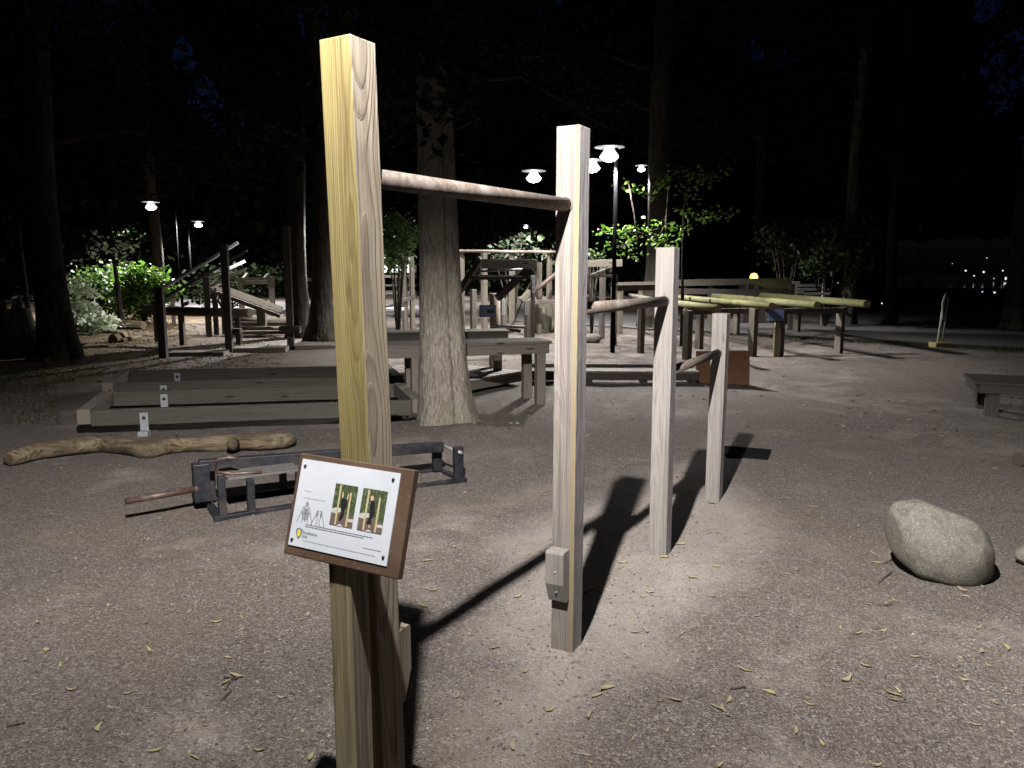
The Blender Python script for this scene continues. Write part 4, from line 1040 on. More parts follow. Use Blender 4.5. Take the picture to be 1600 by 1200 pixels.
# frames seen in the slot between yellow post and trunk
sf = frame_thing('slatted_rack', 'rack of rails and panes seen between yellow post and ridged trunk', 'exercise frame', (625, 515))
for px in (634, 645): post_px(sf, px, 522, 400, .10)
YS = 21
for y_, w_ in ((432, .07), (446, .05), (457, .10)): rail_px(sf, (600, y_), (650, y_), YS, YS, w_, .06, 'dark', 'rail')
for px in (618, 628): rail_px(sf, (px, 434), (px, 458), YS, YS, .05, .05, 'dark', 'upright')
rail_px(sf, (600, 462), (646, 460), 19, 19, .10, .4, 'far', 'shelf'); rail_px(sf, (604, 480), (648, 463), 18, 18.5, .08, .06, 'dark', 'brace')
rail_px(sf, (604, 483), (630, 483), 17.5, 17.5, .06, .3, 'white_paint', 'ledge'); post_px(sf, 631, 505, 470, .09, 'dark')
a = atd(620, 420, 23); box('crate', a, (1.1, .5, .22), M['grey_paint'], sf)

# logs, branches on the brown ground at the left
def lying(name, label, pxs, r, mat='bark_grey', cat='log', group=None, seed=0):
    P_ = [at(x, y, r * .8) for x, y in pxs]
    t = empty(name, Vector((P_[0].x, P_[0].y, 0)), 0, label, cat, group)
    curve_tube('wood', P_, [r] * (len(P_) - 1) + [r * .8], 12, M[mat], t, wob=.12, seed=seed); return t
lying('cut_log', 'smooth cut log lying behind the thin black sapling', [(160, 508), (192, 507), (224, 508)], .13, 'drift')
lying('cut_log', 'short cut log with open end beside the white flowering shrub', [(176, 530), (188, 527), (201, 522)], .10, 'drift')
lying('branch', 'forked branch lying right of the short cut log', [(190, 532), (205, 529), (219, 526)], .045, 'drift', 'branch')
lying('branch', 'long pale branch bending out of the shrub towards the big dark trunk', [(106, 524), (125, 522), (145, 523), (160, 518), (185, 520)], .035, 'bark_grey', 'branch')
lying('branch', 'yellowish split wood lying before the broken stump', [(40, 560), (58, 559), (74, 562)], .045, 'drift', 'branch')

# ------------------------------------------------------------------ vegetation
def leaf_cloud(centres, spread, per, size, seed, flat=.6):
    rnd = np.random.RandomState(seed)
    C = np.repeat(np.asarray(centres, float), per, 0); n = len(C)
    sp = np.repeat(np.broadcast_to(np.asarray(spread, float), (len(centres),)), per)
    C = C + rnd.normal(0, 1, (n, 3)) * sp[:, None] * np.array([1, 1, flat])
    return C, rnd
def leaf_mesh(name, C, rnd, size, mat, up=.5, droop=0.0):
    n = len(C)
    N = rnd.normal(0, 1, (n, 3)); N[:, 2] = np.abs(N[:, 2]) + up; N /= np.linalg.norm(N, axis=1)[:, None]
    T = rnd.normal(0, 1, (n, 3)); T[:, 2] -= droop; T -= N * (T * N).sum(1)[:, None]; T /= np.linalg.norm(T, axis=1)[:, None]
    Bt = np.cross(N, T); s = size * rnd.uniform(.55, 1.25, (n, 1))
    V = np.stack([C - T * s * .5, C - T * s * .05 + Bt * s * .36 + N * s * .06, C + T * s * .55 - N * s * .08, C - T * s * .05 - Bt * s * .36 + N * s * .06], 1).reshape(-1, 3)
    return np_mesh(name, V, np.arange(4 * n).reshape(-1, 4), mat)
def sky_gap(C, rnd, soft=1.0):
    """holes in the leaf roof: two places where the crowns do not meet"""
    az = C[:, 0] / np.maximum(C[:, 1], .1); el = (C[:, 2] - CH) / np.maximum(np.hypot(C[:, 0], C[:, 1]), .1)
    keep = np.ones(len(C), bool)
    w = .025 * (np.sin(az * 90 + el * 37) + np.sin(el * 120 - az * 61 + 2)) * soft
    for a0, e0, ra, re, pr in ((-.385, .195, .030, .035, .85), (-.345, .165, .014, .03, .7), (-.41, .245, .015, .02, .9), (.62, .215, .035, .05, .85), (.665, .17, .03, .05, .8), (.585, .275, .02, .015, .9)):
        d = ((az - a0) / ra) ** 2 + ((el - e0) / re) ** 2
        keep &= ~((d + w * 14 < 1) & (rnd.uniform(0, 1, len(C)) < pr))
    return keep
def trunk_pts(x, y, H, r, seed, flare=1.6, lean=(0, 0), n=16):
    rnd = random.Random(seed); P = []; Rr = []
    for i in range(n + 1):
        f = (i / n) ** 1.6; z = -.1 + (H + .1) * f
        P.append(Vector((x + lean[0] * f + .05 * math.sin(z * .9 + seed), y + lean[1] * f + .05 * math.cos(z * .7 + seed), z)))
        Rr.append(r * (1 - .55 * f) * (1 + (flare - 1) * math.exp(-max(z, 0) / (r * 1.6))))
    return P, Rr
def tree(x, y, r, H, label, seed, leafmat_='leaf_dark', barkm='bark_dark', base=4.6, spread=3.6, clumps=150, per=110, lsize=.125, flare=1.6, lean=(0, 0), limbs=9, n=20, group='park trees around the training ground'):
    t = empty('deciduous_tree', (x, y, 0), 0, label, 'tree', group)
    P_, Rr = trunk_pts(x, y, H, r, seed, flare, lean)
    curve_tube('trunk', P_, Rr, n, M[barkm], t, wob=.10, seed=seed)
    rnd = random.Random(seed * 13 + 1); cents = []
    for k in range(limbs):
        z = base + (H - base) * (k + .3) / limbs * .92; a = rnd.uniform(0, 6.28); L = spread * rnd.uniform(.6, 1.05) * (1 - .35 * (z - base) / (H - base))
        i = min(range(len(P_)), key=lambda q: abs(P_[q].z - z)); s = P_[i]
        e = s + Vector((math.cos(a) * L, math.sin(a) * L, L * rnd.uniform(.05, .45)))
        m_ = s.lerp(e, .5) + Vector((0, 0, L * .10))
        rr_ = max(Rr[i] * .38, .03)
        curve_tube('limb', [s, m_, e], [rr_, rr_ * .6, rr_ * .2], 7, M[barkm], t)
        for q in range(int(clumps / limbs)):
            f = rnd.uniform(.25, 1.1); c = s.lerp(e, f) + Vector((rnd.gauss(0, .55), rnd.gauss(0, .55), rnd.gauss(.1, .5)))
            if c.z > base - .2: cents.append(c)
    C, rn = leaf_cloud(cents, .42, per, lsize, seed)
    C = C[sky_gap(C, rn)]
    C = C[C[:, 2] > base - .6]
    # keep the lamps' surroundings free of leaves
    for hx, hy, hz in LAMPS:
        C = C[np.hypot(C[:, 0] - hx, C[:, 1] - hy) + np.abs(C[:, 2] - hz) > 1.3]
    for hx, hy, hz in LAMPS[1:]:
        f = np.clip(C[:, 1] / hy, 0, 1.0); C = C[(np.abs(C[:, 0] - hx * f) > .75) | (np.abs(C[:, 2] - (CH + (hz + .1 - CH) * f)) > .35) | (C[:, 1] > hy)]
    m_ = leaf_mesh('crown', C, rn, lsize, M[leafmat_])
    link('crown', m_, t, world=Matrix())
    return t
LAMPS = []
for o in bpy.data.objects:
    if o.type == 'LIGHT' and o.name.startswith('lamp_light'):
        w = wm(o).translation; LAMPS.append((w.x, w.y, w.z))

# the ridged trunk in the middle, modelled with real ridges
cxt, cyt = at(692, 668).x, at(692, 668).y + .15
ct_ = empty('ridged_tree', (cxt, cyt, 0), 0, 'broad ridged tree trunk standing alone behind the yellow post', 'tree', 'park trees around the training ground')
nz, na = 260, 150; H = 13.0
zf = np.linspace(0, 1, nz) ** 2.0 * (H + .1) - .1
aa = np.linspace(0, 2 * np.pi, na, endpoint=False)
Zg, Ag = np.meshgrid(zf, aa, indexing='ij')
zc = np.maximum(Zg, 0)
rad = .185 + .075 * np.exp(-zc / 1.1) - .010 * zc
roots = .065 * np.exp(-zc / .22) * (.55 + .45 * np.cos(Ag * 3 - .6)) + .05 * np.exp(-zc / .5) * np.clip(np.cos(Ag + .15), 0, 1) ** 3
rad = np.maximum(rad, .06) + roots
rad *= 1 + .035 * np.sin(2 * Ag + .5 + .3 * zc) + .02 * np.sin(5 * Ag + .8 * zc)
# buttress rib on the right side
rad += .030 * np.exp(-((np.mod(Ag + np.pi + .55, 2 * np.pi) - np.pi) / .28) ** 2)
rad -= .030 * np.exp(-((np.mod(Ag + np.pi + .98, 2 * np.pi) - np.pi) / .12) ** 2)
rn = np.random.RandomState(3)
rid = np.zeros_like(Ag)
for k in range(26):
    fa = rn.randint(14, 46); fz = rn.uniform(-7, 7); rid += rn.uniform(.4, 1) * np.sin(fa * Ag + fz * zc + rn.uniform(0, 6.28) + 1.2 * np.sin(zc * rn.uniform(1, 4) + 3 * Ag))
rad += .0042 * np.abs(rid / 2.2) ** .8
Xc = cxt - .018 * zc; Yc = cyt + .0 * zc
V = np.stack([Xc + rad * np.cos(Ag) - cxt, Yc + rad * np.sin(Ag) - cyt, Zg], -1).reshape(-1, 3)
i = np.arange(nz - 1)[:, None] * na + np.arange(na)[None]; i2 = np.arange(nz - 1)[:, None] * na + (np.arange(na)[None] + 1) % na
Q = np.stack([i, i2, i2 + na, i + na], -1).reshape(-1, 4)
link('trunk', np_mesh('trunk', V, Q, M['bark'], True), ct_, local=Matrix())
cents = []
rnd = random.Random(5)
for k in range(9):
    z = 5.0 + k * .8; a = rnd.uniform(0, 6.28); L = rnd.uniform(2.2, 3.6); s = Vector((cxt - .018 * z, cyt, z)); e = s + Vector((math.cos(a) * L, math.sin(a) * L, L * .2))
    curve_tube('limb', [s, s.lerp(e, .5) + Vector((0, 0, .3)), e], [.07, .045, .015], 8, M['bark_dark'], ct_)
    for q in range(16): cents.append(s.lerp(e, rnd.uniform(.3, 1.1)) + Vector((rnd.gauss(0, .5), rnd.gauss(0, .5), rnd.gauss(0, .45))))
for k in range(9):      # boughs that hang low in front of the upper trunk
    a = -1.57 + rnd.uniform(-1.5, 1.5); L = rnd.uniform(.7, 1.8); s = Vector((cxt, cyt, 3.3 + .25 * k)); e = s + Vector((math.cos(a) * L, math.sin(a) * L, rnd.uniform(-.95, -.35)))
    curve_tube('limb', [s, s.lerp(e, .5) + Vector((0, 0, .25)), e], [.04, .025, .008], 7, M['bark_dark'], ct_)
    for q in range(12): cents.append(s.lerp(e, rnd.uniform(.25, 1.1)) + Vector((rnd.gauss(0, .3), rnd.gauss(0, .3), rnd.gauss(0, .25))))
C, rn_ = leaf_cloud(cents, .36, 85, .11, 3); C = C[rn_.uniform(0, 1, len(C)) < np.clip((C[:, 2] - 2.3) / 2.4, 0, 1) ** 1.3]; C = C[sky_gap(C, rn_)]
C = C[(C[:, 0] < cxt + .42) | (C[:, 2] > 4.4)]
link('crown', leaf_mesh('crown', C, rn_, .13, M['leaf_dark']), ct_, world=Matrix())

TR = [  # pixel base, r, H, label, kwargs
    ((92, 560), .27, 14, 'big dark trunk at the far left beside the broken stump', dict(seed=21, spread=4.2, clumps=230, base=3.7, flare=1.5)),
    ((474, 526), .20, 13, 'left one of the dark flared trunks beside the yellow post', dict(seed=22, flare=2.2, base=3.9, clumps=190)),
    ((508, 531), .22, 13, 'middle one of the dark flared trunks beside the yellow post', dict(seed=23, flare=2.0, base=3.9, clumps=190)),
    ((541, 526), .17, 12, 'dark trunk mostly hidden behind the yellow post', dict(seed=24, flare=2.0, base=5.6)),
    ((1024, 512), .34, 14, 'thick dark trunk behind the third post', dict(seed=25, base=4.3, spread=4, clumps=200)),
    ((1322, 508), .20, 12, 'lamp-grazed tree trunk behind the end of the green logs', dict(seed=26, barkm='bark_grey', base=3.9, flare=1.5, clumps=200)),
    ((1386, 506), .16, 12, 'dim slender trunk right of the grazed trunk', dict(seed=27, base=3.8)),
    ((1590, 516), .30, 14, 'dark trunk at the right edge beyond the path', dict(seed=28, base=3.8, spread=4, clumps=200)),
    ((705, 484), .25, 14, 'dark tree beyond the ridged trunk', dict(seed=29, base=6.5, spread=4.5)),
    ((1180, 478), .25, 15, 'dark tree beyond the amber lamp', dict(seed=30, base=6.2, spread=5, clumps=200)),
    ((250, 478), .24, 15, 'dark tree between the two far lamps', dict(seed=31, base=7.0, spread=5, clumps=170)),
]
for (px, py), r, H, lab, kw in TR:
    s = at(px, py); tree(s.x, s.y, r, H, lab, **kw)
# crowns behind and beside the photographer close the roof of leaves
for k_, (x, y) in enumerate(((-5.5, -3.5), (5.5, -3), (8.5, 6.0), (-8.5, 4.5), (0.5, -8))):
    tree(x, y, .25, 12, ['tree behind the photographer at left', 'tree behind the photographer at right', 'tree right of the gravel beyond the frame', 'tree left of the gravel beyond the frame', 'tree far behind the photographer'][k_], 50 + k_, clumps=130, per=40, lsize=.26, base=5.2, spread=4.2)

# low hanging branch of the right tree
def bush(name, label, cat, ref, Yd, cl, mat, size, per, spread, seed, stems=True, stemm='bark_dark', group=None, droop=0.0, up=.5):
    """cl: list of pixel centres (x,y) at distance Yd(+-)"""
    rnd = random.Random(seed); cents = [];
    for q in cl:
        x, y = q[0], q[1]; dy = q[2] if len(q) > 2 else rnd.uniform(-.5, .5)
        cents.append(atd(x, y, Yd + dy))
    base = Vector((atd(ref[0], ref[1], Yd).x, Yd, 0))
    t = empty(name, base, 0, label, cat, group)
    C, rn = leaf_cloud(cents, spread, per, size, seed)
    C = C[C[:, 2] > .03]
    link('foliage', leaf_mesh('foliage', C, rn, size, M[mat], up=up, droop=droop), t, world=Matrix())
    if stems:
        for q in cents[::max(1, len(cents) // 8)]:
            m_ = base.lerp(q, .5) + Vector((0, 0, .1))
            curve_tube('stem', [base, m_, q], [.03, .02, .008], 6, M[stemm], t)
    return t, base
R3 = random.Random(77)
def fill(poly_, n):
    xs_ = [p[0] for p in poly_]; ys_ = [p[1] for p in poly_]; out = []
    while len(out) < n:
        x, y = R3.uniform(min(xs_), max(xs_)), R3.uniform(min(ys_), max(ys_)); c = False; j = len(poly_) - 1
        for i in range(len(poly_)):
            if (poly_[i][1] > y) != (poly_[j][1] > y) and x < (poly_[j][0] - poly_[i][0]) * (y - poly_[i][1]) / (poly_[j][1] - poly_[i][1]) + poly_[i][0]: c = not c
            j = i
        if c: out.append((x, y))
    return out
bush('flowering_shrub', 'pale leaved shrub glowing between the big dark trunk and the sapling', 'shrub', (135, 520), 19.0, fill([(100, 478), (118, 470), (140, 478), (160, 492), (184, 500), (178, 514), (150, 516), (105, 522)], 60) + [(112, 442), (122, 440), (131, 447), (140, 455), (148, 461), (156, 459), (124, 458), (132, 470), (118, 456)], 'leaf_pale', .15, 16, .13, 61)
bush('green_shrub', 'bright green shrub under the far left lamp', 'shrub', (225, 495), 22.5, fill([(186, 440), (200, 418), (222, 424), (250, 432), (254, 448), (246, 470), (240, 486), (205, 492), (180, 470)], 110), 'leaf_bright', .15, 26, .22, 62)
bush('undergrowth', 'dim green undergrowth behind the glowing shrubs', 'shrub', (170, 500), 24.0, fill([(120, 440), (170, 425), (230, 460), (235, 495), (130, 500)], 90), 'leaf_mid', .13, 40, .35, 63)
# black sapling
s = at(191, 513); s.z = 0
sap = empty('sapling', s, 0, 'thin black sapling with sparse glowing leaves before the green shrub', 'tree')
curve_tube('trunk', [s, s + Vector((-.03, 0, 1.0)), s + Vector((-.1, 0, 2.0)), s + Vector((-.1, 0, 3.4))], [.085, .06, .045, .02], 10, M['bark_dark'], sap)
cs_ = [atd(x, y, s.y) for x, y in ((155, 377), (165, 385), (178, 380), (186, 392), (190, 383), (182, 400), (192, 405), (200, 412), (158, 372), (205, 381), (213, 384), (150, 400), (168, 398), (196, 382), (203, 392))]
C, rn = leaf_cloud(cs_, .12, 6, .15, 64); link('foliage', leaf_mesh('foliage', C, rn, .15, M['leaf_pale']), sap, world=Matrix())
for q in cs_[::3]: curve_tube('limb', [Vector((s.x - .1, s.y, 2.3)), q], [.02, .006], 6, M['bark_dark'], sap)

# leafy branches under the large lamp
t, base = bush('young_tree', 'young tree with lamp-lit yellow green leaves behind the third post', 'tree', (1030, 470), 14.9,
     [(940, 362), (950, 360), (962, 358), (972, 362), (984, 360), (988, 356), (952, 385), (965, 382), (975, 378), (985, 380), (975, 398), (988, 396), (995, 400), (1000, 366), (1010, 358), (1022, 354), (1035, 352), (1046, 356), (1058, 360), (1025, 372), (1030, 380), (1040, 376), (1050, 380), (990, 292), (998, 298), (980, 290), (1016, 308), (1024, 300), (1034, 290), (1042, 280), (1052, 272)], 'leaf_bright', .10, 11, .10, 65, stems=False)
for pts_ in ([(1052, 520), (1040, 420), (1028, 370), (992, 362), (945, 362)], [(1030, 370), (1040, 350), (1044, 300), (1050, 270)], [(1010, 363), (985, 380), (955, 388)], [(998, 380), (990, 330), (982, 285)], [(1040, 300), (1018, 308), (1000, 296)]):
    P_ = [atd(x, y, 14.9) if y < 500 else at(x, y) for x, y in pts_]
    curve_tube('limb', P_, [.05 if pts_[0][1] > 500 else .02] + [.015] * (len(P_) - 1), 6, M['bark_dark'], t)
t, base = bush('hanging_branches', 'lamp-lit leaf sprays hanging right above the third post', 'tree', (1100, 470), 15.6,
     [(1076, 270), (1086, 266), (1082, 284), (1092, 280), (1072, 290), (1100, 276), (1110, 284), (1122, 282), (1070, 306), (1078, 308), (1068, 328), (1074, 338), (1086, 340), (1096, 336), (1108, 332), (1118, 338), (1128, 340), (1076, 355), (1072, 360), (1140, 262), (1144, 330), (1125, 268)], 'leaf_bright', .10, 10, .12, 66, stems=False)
for pts_ in ([(1068, 500), (1066, 400), (1068, 330), (1076, 270)], [(1068, 330), (1100, 334), (1145, 336)], [(1074, 280), (1110, 276), (1145, 262)]):
    P_ = [atd(x, y, 15.6) for x, y in pts_]; P_[0].z = 0 if pts_[0][1] == 500 else P_[0].z
    curve_tube('limb', P_, [.06 if pts_[0][1] == 500 else .02] + [.015] * (len(P_) - 1), 6, M['bark_dark'], t)
bush('leafy_bough', 'green leaves seen between the yellow post and the ridged trunk', 'shrub', (620, 440), 16.0, fill([(596, 330), (620, 335), (640, 365), (642, 400), (620, 415), (600, 418)], 36), 'leaf_mid', .12, 30, .16, 67)
bush('drooping_bough', 'dim drooping foliage beside the lamp-grazed trunk', 'shrub', (1290, 480), 20.8, fill([(1255, 415), (1290, 370), (1315, 340), (1360, 350), (1372, 400), (1350, 430), (1335, 425), (1315, 380), (1290, 420), (1262, 440)], 60), 'leaf_mid', .14, 26, .25, 68, droop=1.5)
bush('dim_bough', 'faint foliage above the dark parked car', 'shrub', (1230, 470), 21.5, fill([(1190, 360), (1260, 340), (1290, 370), (1250, 400), (1220, 410)], 40), 'leaf_dark', .14, 26, .3, 69, droop=1.0)
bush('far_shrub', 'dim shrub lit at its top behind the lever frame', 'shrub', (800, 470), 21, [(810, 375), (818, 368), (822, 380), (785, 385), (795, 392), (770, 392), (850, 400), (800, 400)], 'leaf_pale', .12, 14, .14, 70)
bush('far_shrub', 'dark shrub right of the second tall post', 'shrub', (925, 470), 18, [(922, 395), (928, 400), (918, 404), (935, 405)], 'leaf_mid', .10, 24, .14, 71)
bush('far_shrub', 'dark shrubs at the back of the left yard', 'shrub', (350, 470), 27, fill([(300, 450), (340, 430), (440, 425), (450, 445), (380, 455), (310, 468)], 60), 'leaf_dark', .2, 26, .4, 72)

# broken stump at far left
s = at(34, 556); s.z = 0
bs_ = empty('broken_stump', s, 0, 'broad broken stump with a thin stem rising behind, at the left edge', 'stump')
curve_tube('stump', [s + Vector((0, 0, -.05)), s + Vector((.0, 0, .15)), s + Vector((-.05, 0, .45)), s + Vector((-.08, 0, .85))], [.50, .40, .33, .26], 26, M['bark_grey'], bs_, wob=.28, seed=14)
for k_, (dx, h, r_) in enumerate(((.12, .32, .07), (-.2, .20, .08), (.05, .22, .06), (-.05, .16, .07))):
    q = s + Vector((dx - .06, -.05 + .04 * k_, .82)); curve_tube('splinter', [q - Vector((0, 0, .12)), q + Vector((.02, 0, h * .5)), q + Vector((.03, 0, h))], [r_, r_ * .6, .008], 8, M['bark_grey'], bs_, wob=.3, seed=k_)
q = s + Vector((.04, .25, 0)); curve_tube('stem', [q + Vector((0, 0, .3)), q + Vector((-.02, 0, 1.3)), q + Vector((-.05, 0, 2.4))], [.05, .04, .03], 8, M['bark_grey'], bs_)

# far wood all round
rn = np.random.RandomState(101)
nw = 230000
th = rn.uniform(0, 2 * np.pi, nw); th[: nw // 2] = np.pi / 2 + rn.uniform(-.95, .95, nw // 2)
dist = rn.uniform(44, 60, nw)
top = 17 + 3 * np.sin(th * 9) + 2 * np.sin(th * 23 + 1)
zz = rn.uniform(0, 1, nw) ** .85 * top
C = np.stack([np.cos(th) * dist, np.sin(th) * dist, zz], 1)
clump = rn.uniform(0, 1, nw)
C = C[sky_gap(C, rn)]
az = C[:, 0] / np.maximum(C[:, 1], .1); el = (C[:, 2] - CH) / np.hypot(C[:, 0], C[:, 1])
low = (C[:, 1] > 0) & (((az > .49) & (az < .64)) | ((az > .33) & (az < .385))) & (el < .035) & (rn.uniform(0, 1, len(C)) < .985)
C = C[~low]
tag(link('far_wood', leaf_mesh('far_wood', C, rn, .60, M['leaf_dark'], up=0)), 'dark wood closing the night view all round', kind='stuff')
# lights of the far shore
shore = tag(link('far_bay', mesh_from('far_bay', [(20, 62, .05), (160, 62, .05), (160, 300, .05), (20, 300, .05)], [(0, 1, 2, 3)], simple('dark_water', (.01, .015, .03), .08, 0, .1, .2))), kind='structure')
for k_, (px, py, r_) in enumerate(((1509, 423, .22), (1522, 431, .18), (1537, 425, .25), (1567, 423, .18), (1571, 435, .36), (1579, 438, .24), (1589, 422, .32), (1553, 435, .12), (1535, 456, .18), (1554, 457, .28), (1542, 403, .13), (1309, 217 + 225, .12), (1378, 474, .22), (1430, 499, .4), (1462, 499, .35), (1534, 501, .34), (1534, 506, .2), (1583, 375, .12), (1488, 352 + 60, .1))):
    q = atd(px, py, 92 + k_)
    if q.z < .3: q = atd(px, py, 24 + .3 * k_); r_ *= .25
    me = bpy.data.meshes.get('shore_lamp') or lathe_mesh('shore_lamp', [(.001, .5), (.35, .35), (.5, 0), (.35, -.35), (.001, -.5)], 10, M['city_glow'])
    tag(link('distant_lamp', me, world=Matrix.Translation(q) @ Matrix.Scale(r_ * 1.0, 4)), 'tiny white light of the far shore between the right-hand trees', 'distant light', 'lights of the far shore')
# ------------------------------------------------------------------ ground cover and litter
def in_view(n, rn, ymin, ymax, wide=.72):
    y = ymin + (ymax - ymin) * rn.uniform(0, 1, n) ** 1.25; x = rn.uniform(-wide, wide, n) * y; return x, y
rn = np.random.RandomState(55)
# pebbles
n = 34000; x, y = in_view(n, rn, 1.9, 9.0, .72)
s_ = rn.uniform(.0016, .0046, n) * rn.choice([1, 1, 1, 1.7], n); z = gz(x, y) + s_ * .2
o8 = np.array([(1, 0, 0), (0, 1, 0), (-1, 0, 0), (0, -1, 0), (0, 0, .75), (0, 0, -.5)])
fc = np.array([(0, 1, 4), (1, 2, 4), (2, 3, 4), (3, 0, 4)])
ang = rn.uniform(0, 6.28, n); ca, sa = np.cos(ang), np.sin(ang); st = rn.uniform(.7, 1.6, n)
O = o8[None] * s_[:, None, None] * np.stack([st, np.ones(n), rn.uniform(.6, 1.1, n)], 1)[:, None]
V = np.stack([x[:, None] + O[..., 0] * ca[:, None] - O[..., 1] * sa[:, None], y[:, None] + O[..., 0] * sa[:, None] + O[..., 1] * ca[:, None], z[:, None] + O[..., 2]], -1).reshape(-1, 3)
Q = (fc[None] + 6 * np.arange(n)[:, None, None]).reshape(-1, 3)
nf = 1500; fx_, fy_ = in_view(nf, rn, 1.9, 7.5, .72); fz_ = gz(fx_, fy_) + .003; fa = rn.uniform(0, 6.28, nf); fl_ = rn.uniform(.006, .022, nf); cx_2, cy_2 = np.cos(fa) * fl_, np.sin(fa) * fl_
FV = np.stack([np.stack([fx_ - cx_2, fy_ - cy_2, fz_], 1), np.stack([fx_ - cy_2 * .09, fy_ + cx_2 * .09, fz_ + .002], 1), np.stack([fx_ + cx_2, fy_ + cy_2, fz_ + .001], 1), np.stack([fx_ + cy_2 * .09, fy_ - cx_2 * .09, fz_ + .001], 1)], 1).reshape(-1, 3)
tag(link('twig_bits', np_mesh('twig_bits', FV, np.arange(4 * nf).reshape(-1, 4), M['twig'])), 'dark bits of twig and stalk over the gravel', kind='stuff')
tag(link('gravel', np_mesh('gravel', V, Q, M['pebble'])), 'loose fine gravel scattered over the yard', kind='stuff')
# litter specks and leaf crumbs
def litter(name, n, ymin, ymax, size, mat, label, seed, region=None, lift=.004):
    rn = np.random.RandomState(seed); x, y = in_view(n, rn, ymin, ymax)
    if region is not None:
        k_ = region(x, y, rn); x, y = x[k_], y[k_]
    C = np.stack([x, y, gz(x, y) + lift], 1)
    tag(link(name, leaf_mesh(name, C, rn, size, M[mat], up=3.5)), label, kind='stuff')
litter('leaf_crumbs', 6500, 2.0, 13, .015, 'leaf_tan', 'small dry leaf crumbs over the gravel', 1, lambda x, y, r: (np.sin(x * 2.1 + y) + np.sin(y * 1.7 - x * .8) + r.uniform(-1.5, 1.5, len(x))) > .1)
litter('leaf_litter', 16000, 10.5, 24, .07, 'leaf_brown', 'brown leaf litter under the left shrubs', 2, lambda x, y, r: (x < -.30 * y) & (x > -.62 * y), .012)
litter('leaf_litter', 2600, 7, 20, .045, 'leaf_tan', 'scattered pale fallen leaves on the far gravel', 3, lambda x, y, r: x > -.25 * y)
def grass(name, n, region, seed, h, label):
    rn = np.random.RandomState(seed); x, y = region(rn, n); a = rn.uniform(0, 6.28, n); hh = h * rn.uniform(.5, 1.3, n); z = gz(x, y)
    dx, dy = np.cos(a) * .004, np.sin(a) * .004; lx, ly = rn.normal(0, .35, n) * hh, rn.normal(0, .35, n) * hh
    V = np.stack([np.stack([x - dx, y - dy, z - .005], 1), np.stack([x + dx, y + dy, z - .005], 1), np.stack([x + lx, y + ly, z + hh], 1)], 1).reshape(-1, 3)
    tag(link(name, np_mesh(name, V, np.arange(3 * n).reshape(-1, 3), M['grass'])), label, kind='stuff')
grass('grass', 3500, lambda r, n: (lambda y: (-y * r.uniform(.60, .76, n), y))(r.uniform(7.5, 12.5, n)), 5, .05, 'short grass at the dark left edge of the yard')
def verge(r, n):
    t_ = r.uniform(0, 1, n); k_ = np.minimum((t_ * 4).astype(int), 3); f = t_ * 4 - k_
    px = np.array([16.5, 13.0, 10.0, 7.4, 4.2]); py = np.array([11.3, 13.0, 14.6, 16.8, 19.5])
    x = px[k_] * (1 - f) + px[k_ + 1] * f; y = py[k_] * (1 - f) + py[k_ + 1] * f
    return x + r.normal(0, .35, n), y + r.normal(0, .3, n)
grass('grass', 22000, verge, 6, .06, 'grass verge along the near edge of the path')

# fallen leaves one by one: curled slender leaves, the nearest ones
def leaf_model(seed, mat):
    r = random.Random(seed); L, w = .052, .0056; V = []; Fc = []; nseg = 6; bend = r.uniform(-.35, .35); curl = r.uniform(.1, .5)
    for i in range(nseg + 1):
        t_ = i / nseg; wd = w * math.sin(math.pi * (t_ ** .8)) + .0006; cx = (t_ - .5) * L; cyy = bend * L * (t_ - .5) ** 2 * 2; zz_ = .003 + curl * L * (t_ - .4) ** 2
        V += [(cx, cyy - wd, zz_ + .003), (cx, cyy, zz_), (cx, cyy + wd, zz_ + .002)]
    for i in range(nseg):
        for k in (0, 1): Fc.append((3 * i + k, 3 * i + k + 1, 3 * i + 4 + k, 3 * i + 3 + k))
    return mesh_from('fallen_leaf', V, Fc, mat, smooth=True)
lms = [leaf_model(i, M['leaf_yellow'] if i % 3 else M['leaf_tan']) for i in range(7)]
rl = random.Random(9)
lpx = [(440, 1092, 0), (860, 1108, 0), (1395, 1090, 0), (1400, 1100, 1), (1380, 988, 0), (1530, 985, 0), (1112, 937, 1), (1082, 911, 0), (1205, 1085, 0), (945, 1075, 0), (932, 1085, 0), (660, 945, 1), (1352, 1046, 0), (1323, 1066, 0), (1182, 967, 0), (1232, 900, 0), (1245, 893, 0), (1065, 991, 0), (95, 1040, 0), (370, 1060, 2), (352, 1070, 2), (82, 806, 0), (75, 808, 0), (230, 840, 0), (1535, 1020, 0), (1575, 1015, 0), (1062, 857, 0), (1305, 828, 0), (1010, 985, 0), (1415, 830, 0), (590, 1080, 0), (1128, 1108, 0), (1140, 1095, 0)]
spots = [(at(x, y).x, at(x, y).y) for x, y, k in lpx]
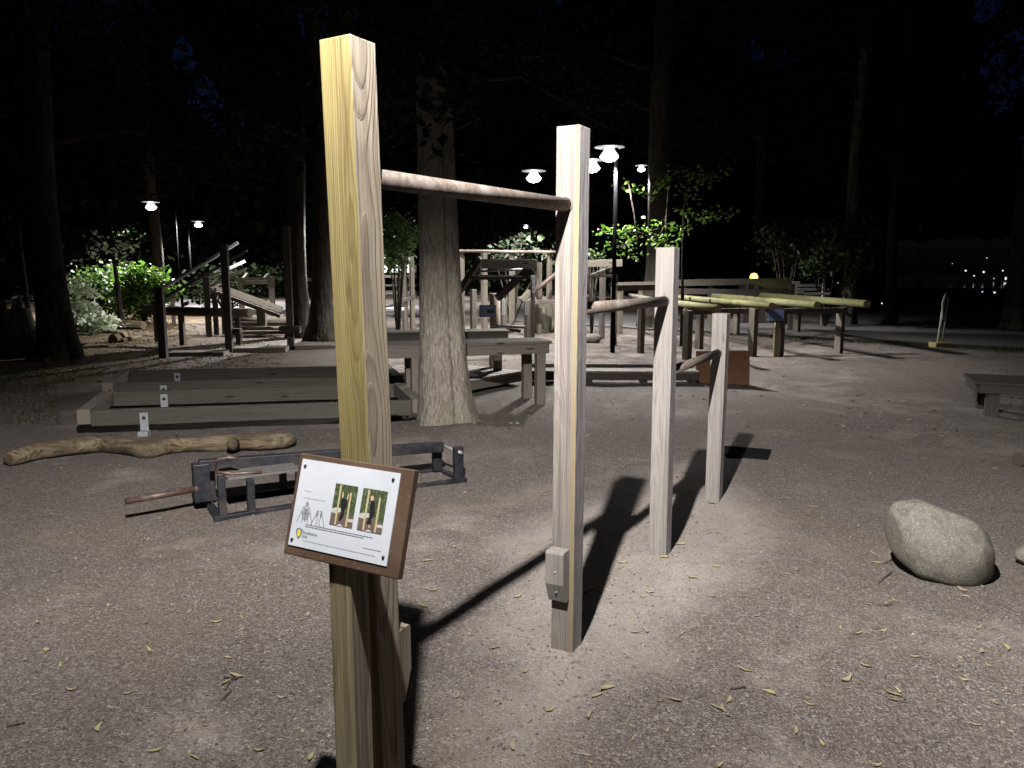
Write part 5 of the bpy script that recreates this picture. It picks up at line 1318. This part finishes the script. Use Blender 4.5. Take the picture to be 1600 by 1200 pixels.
def leaf_label(i, x, y):
    c = 'yellowed' if (i % 7) % 3 else 'tan'
    marks = [((-.4, 1.9), 'near the foot of the yellow post'), ((.22, 2.95), 'near the foot of the second post'), ((.79, 3.94), 'near the foot of the third post'), ((1.35, 4.99), 'near the foot of the shortest post'), ((2.2, 3.9), 'close round the large boulder'), ((-1.3, 5.0), 'around the black steel press'), ((-3.0, 6.4), 'beside the bleached log'), ((-1.6, 3.0), 'on the open gravel at lower left'), ((1.5, 2.4), 'on the open gravel at lower right'), ((3.2, 5.6), 'on the gravel beyond the boulder'), ((.2, 6.5), 'on the gravel before the long table')]
    return 'small slender %s leaf lying %s' % (c, min(marks, key=lambda q: (q[0][0] - x) ** 2 + (q[0][1] - y) ** 2)[1])
while len(spots) < 250:
    y = 1.95 + 5.2 * rl.random() ** 1.3; x = rl.uniform(-.68, .68) * y
    # more of them towards the right, as they lie in the photograph
    if rl.random() > (.30 + .7 * (x / y + .68) / 1.36): continue
    if abs(x + .39) < .12 and abs(y - 1.9) < .15: continue
    spots.append((x, y))
for i, (x, y) in enumerate(spots):
    sc = rl.uniform(.65, 1.25) * (1 if i < len(lpx) else .9)
    m = Matrix.Translation((x, y, g_at(x, y) + .001)) @ Matrix.Rotation(rl.uniform(0, 6.28), 4, 'Z') @ Matrix.Rotation(rl.uniform(-.3, .3), 4, 'X') @ Matrix.Diagonal((sc, sc * rl.uniform(.7, 1.5), sc, 1))
    tag(link('fallen_leaf', lms[i % 7], world=m), leaf_label(i, x, y), 'leaf', 'fallen leaves on the gravel')
for i, pts_ in enumerate(([(352, 1078), (360, 1066), (372, 1062), (350, 1060)], [(1372, 908), (1382, 900), (1394, 890)], [(1370, 946), (1395, 945)], [(910, 930), (925, 922), (940, 926)], [(1140, 1075), (1165, 1073)], [(10, 1142), (40, 1134)], [(345, 1095), (362, 1080)], [(1380, 876), (1396, 868)])):
    P_ = []
    for x, y in pts_:
        w = at(x, y, .008); P_.append(Vector((w.x, w.y, g_at(w.x, w.y) + .006 + rl.uniform(0, .008))))
    tag(curve_tube('twig', P_, [.003] * len(P_), 6, M['twig']), ['crooked twig left of the sign post foot', 'forked twig beside the large boulder', 'short twig below the large boulder', 'bent twig at the foot of the third post', 'dark twig at the bottom right of the gravel', 'faint twig in the bottom left corner', 'twig below the crooked one left of the sign post', 'tiny twig at the left of the large boulder'][i], 'twig', 'twigs on the gravel')
# drop helper marks
for o in bpy.data.objects:
    if '_m' in o: del o['_m']
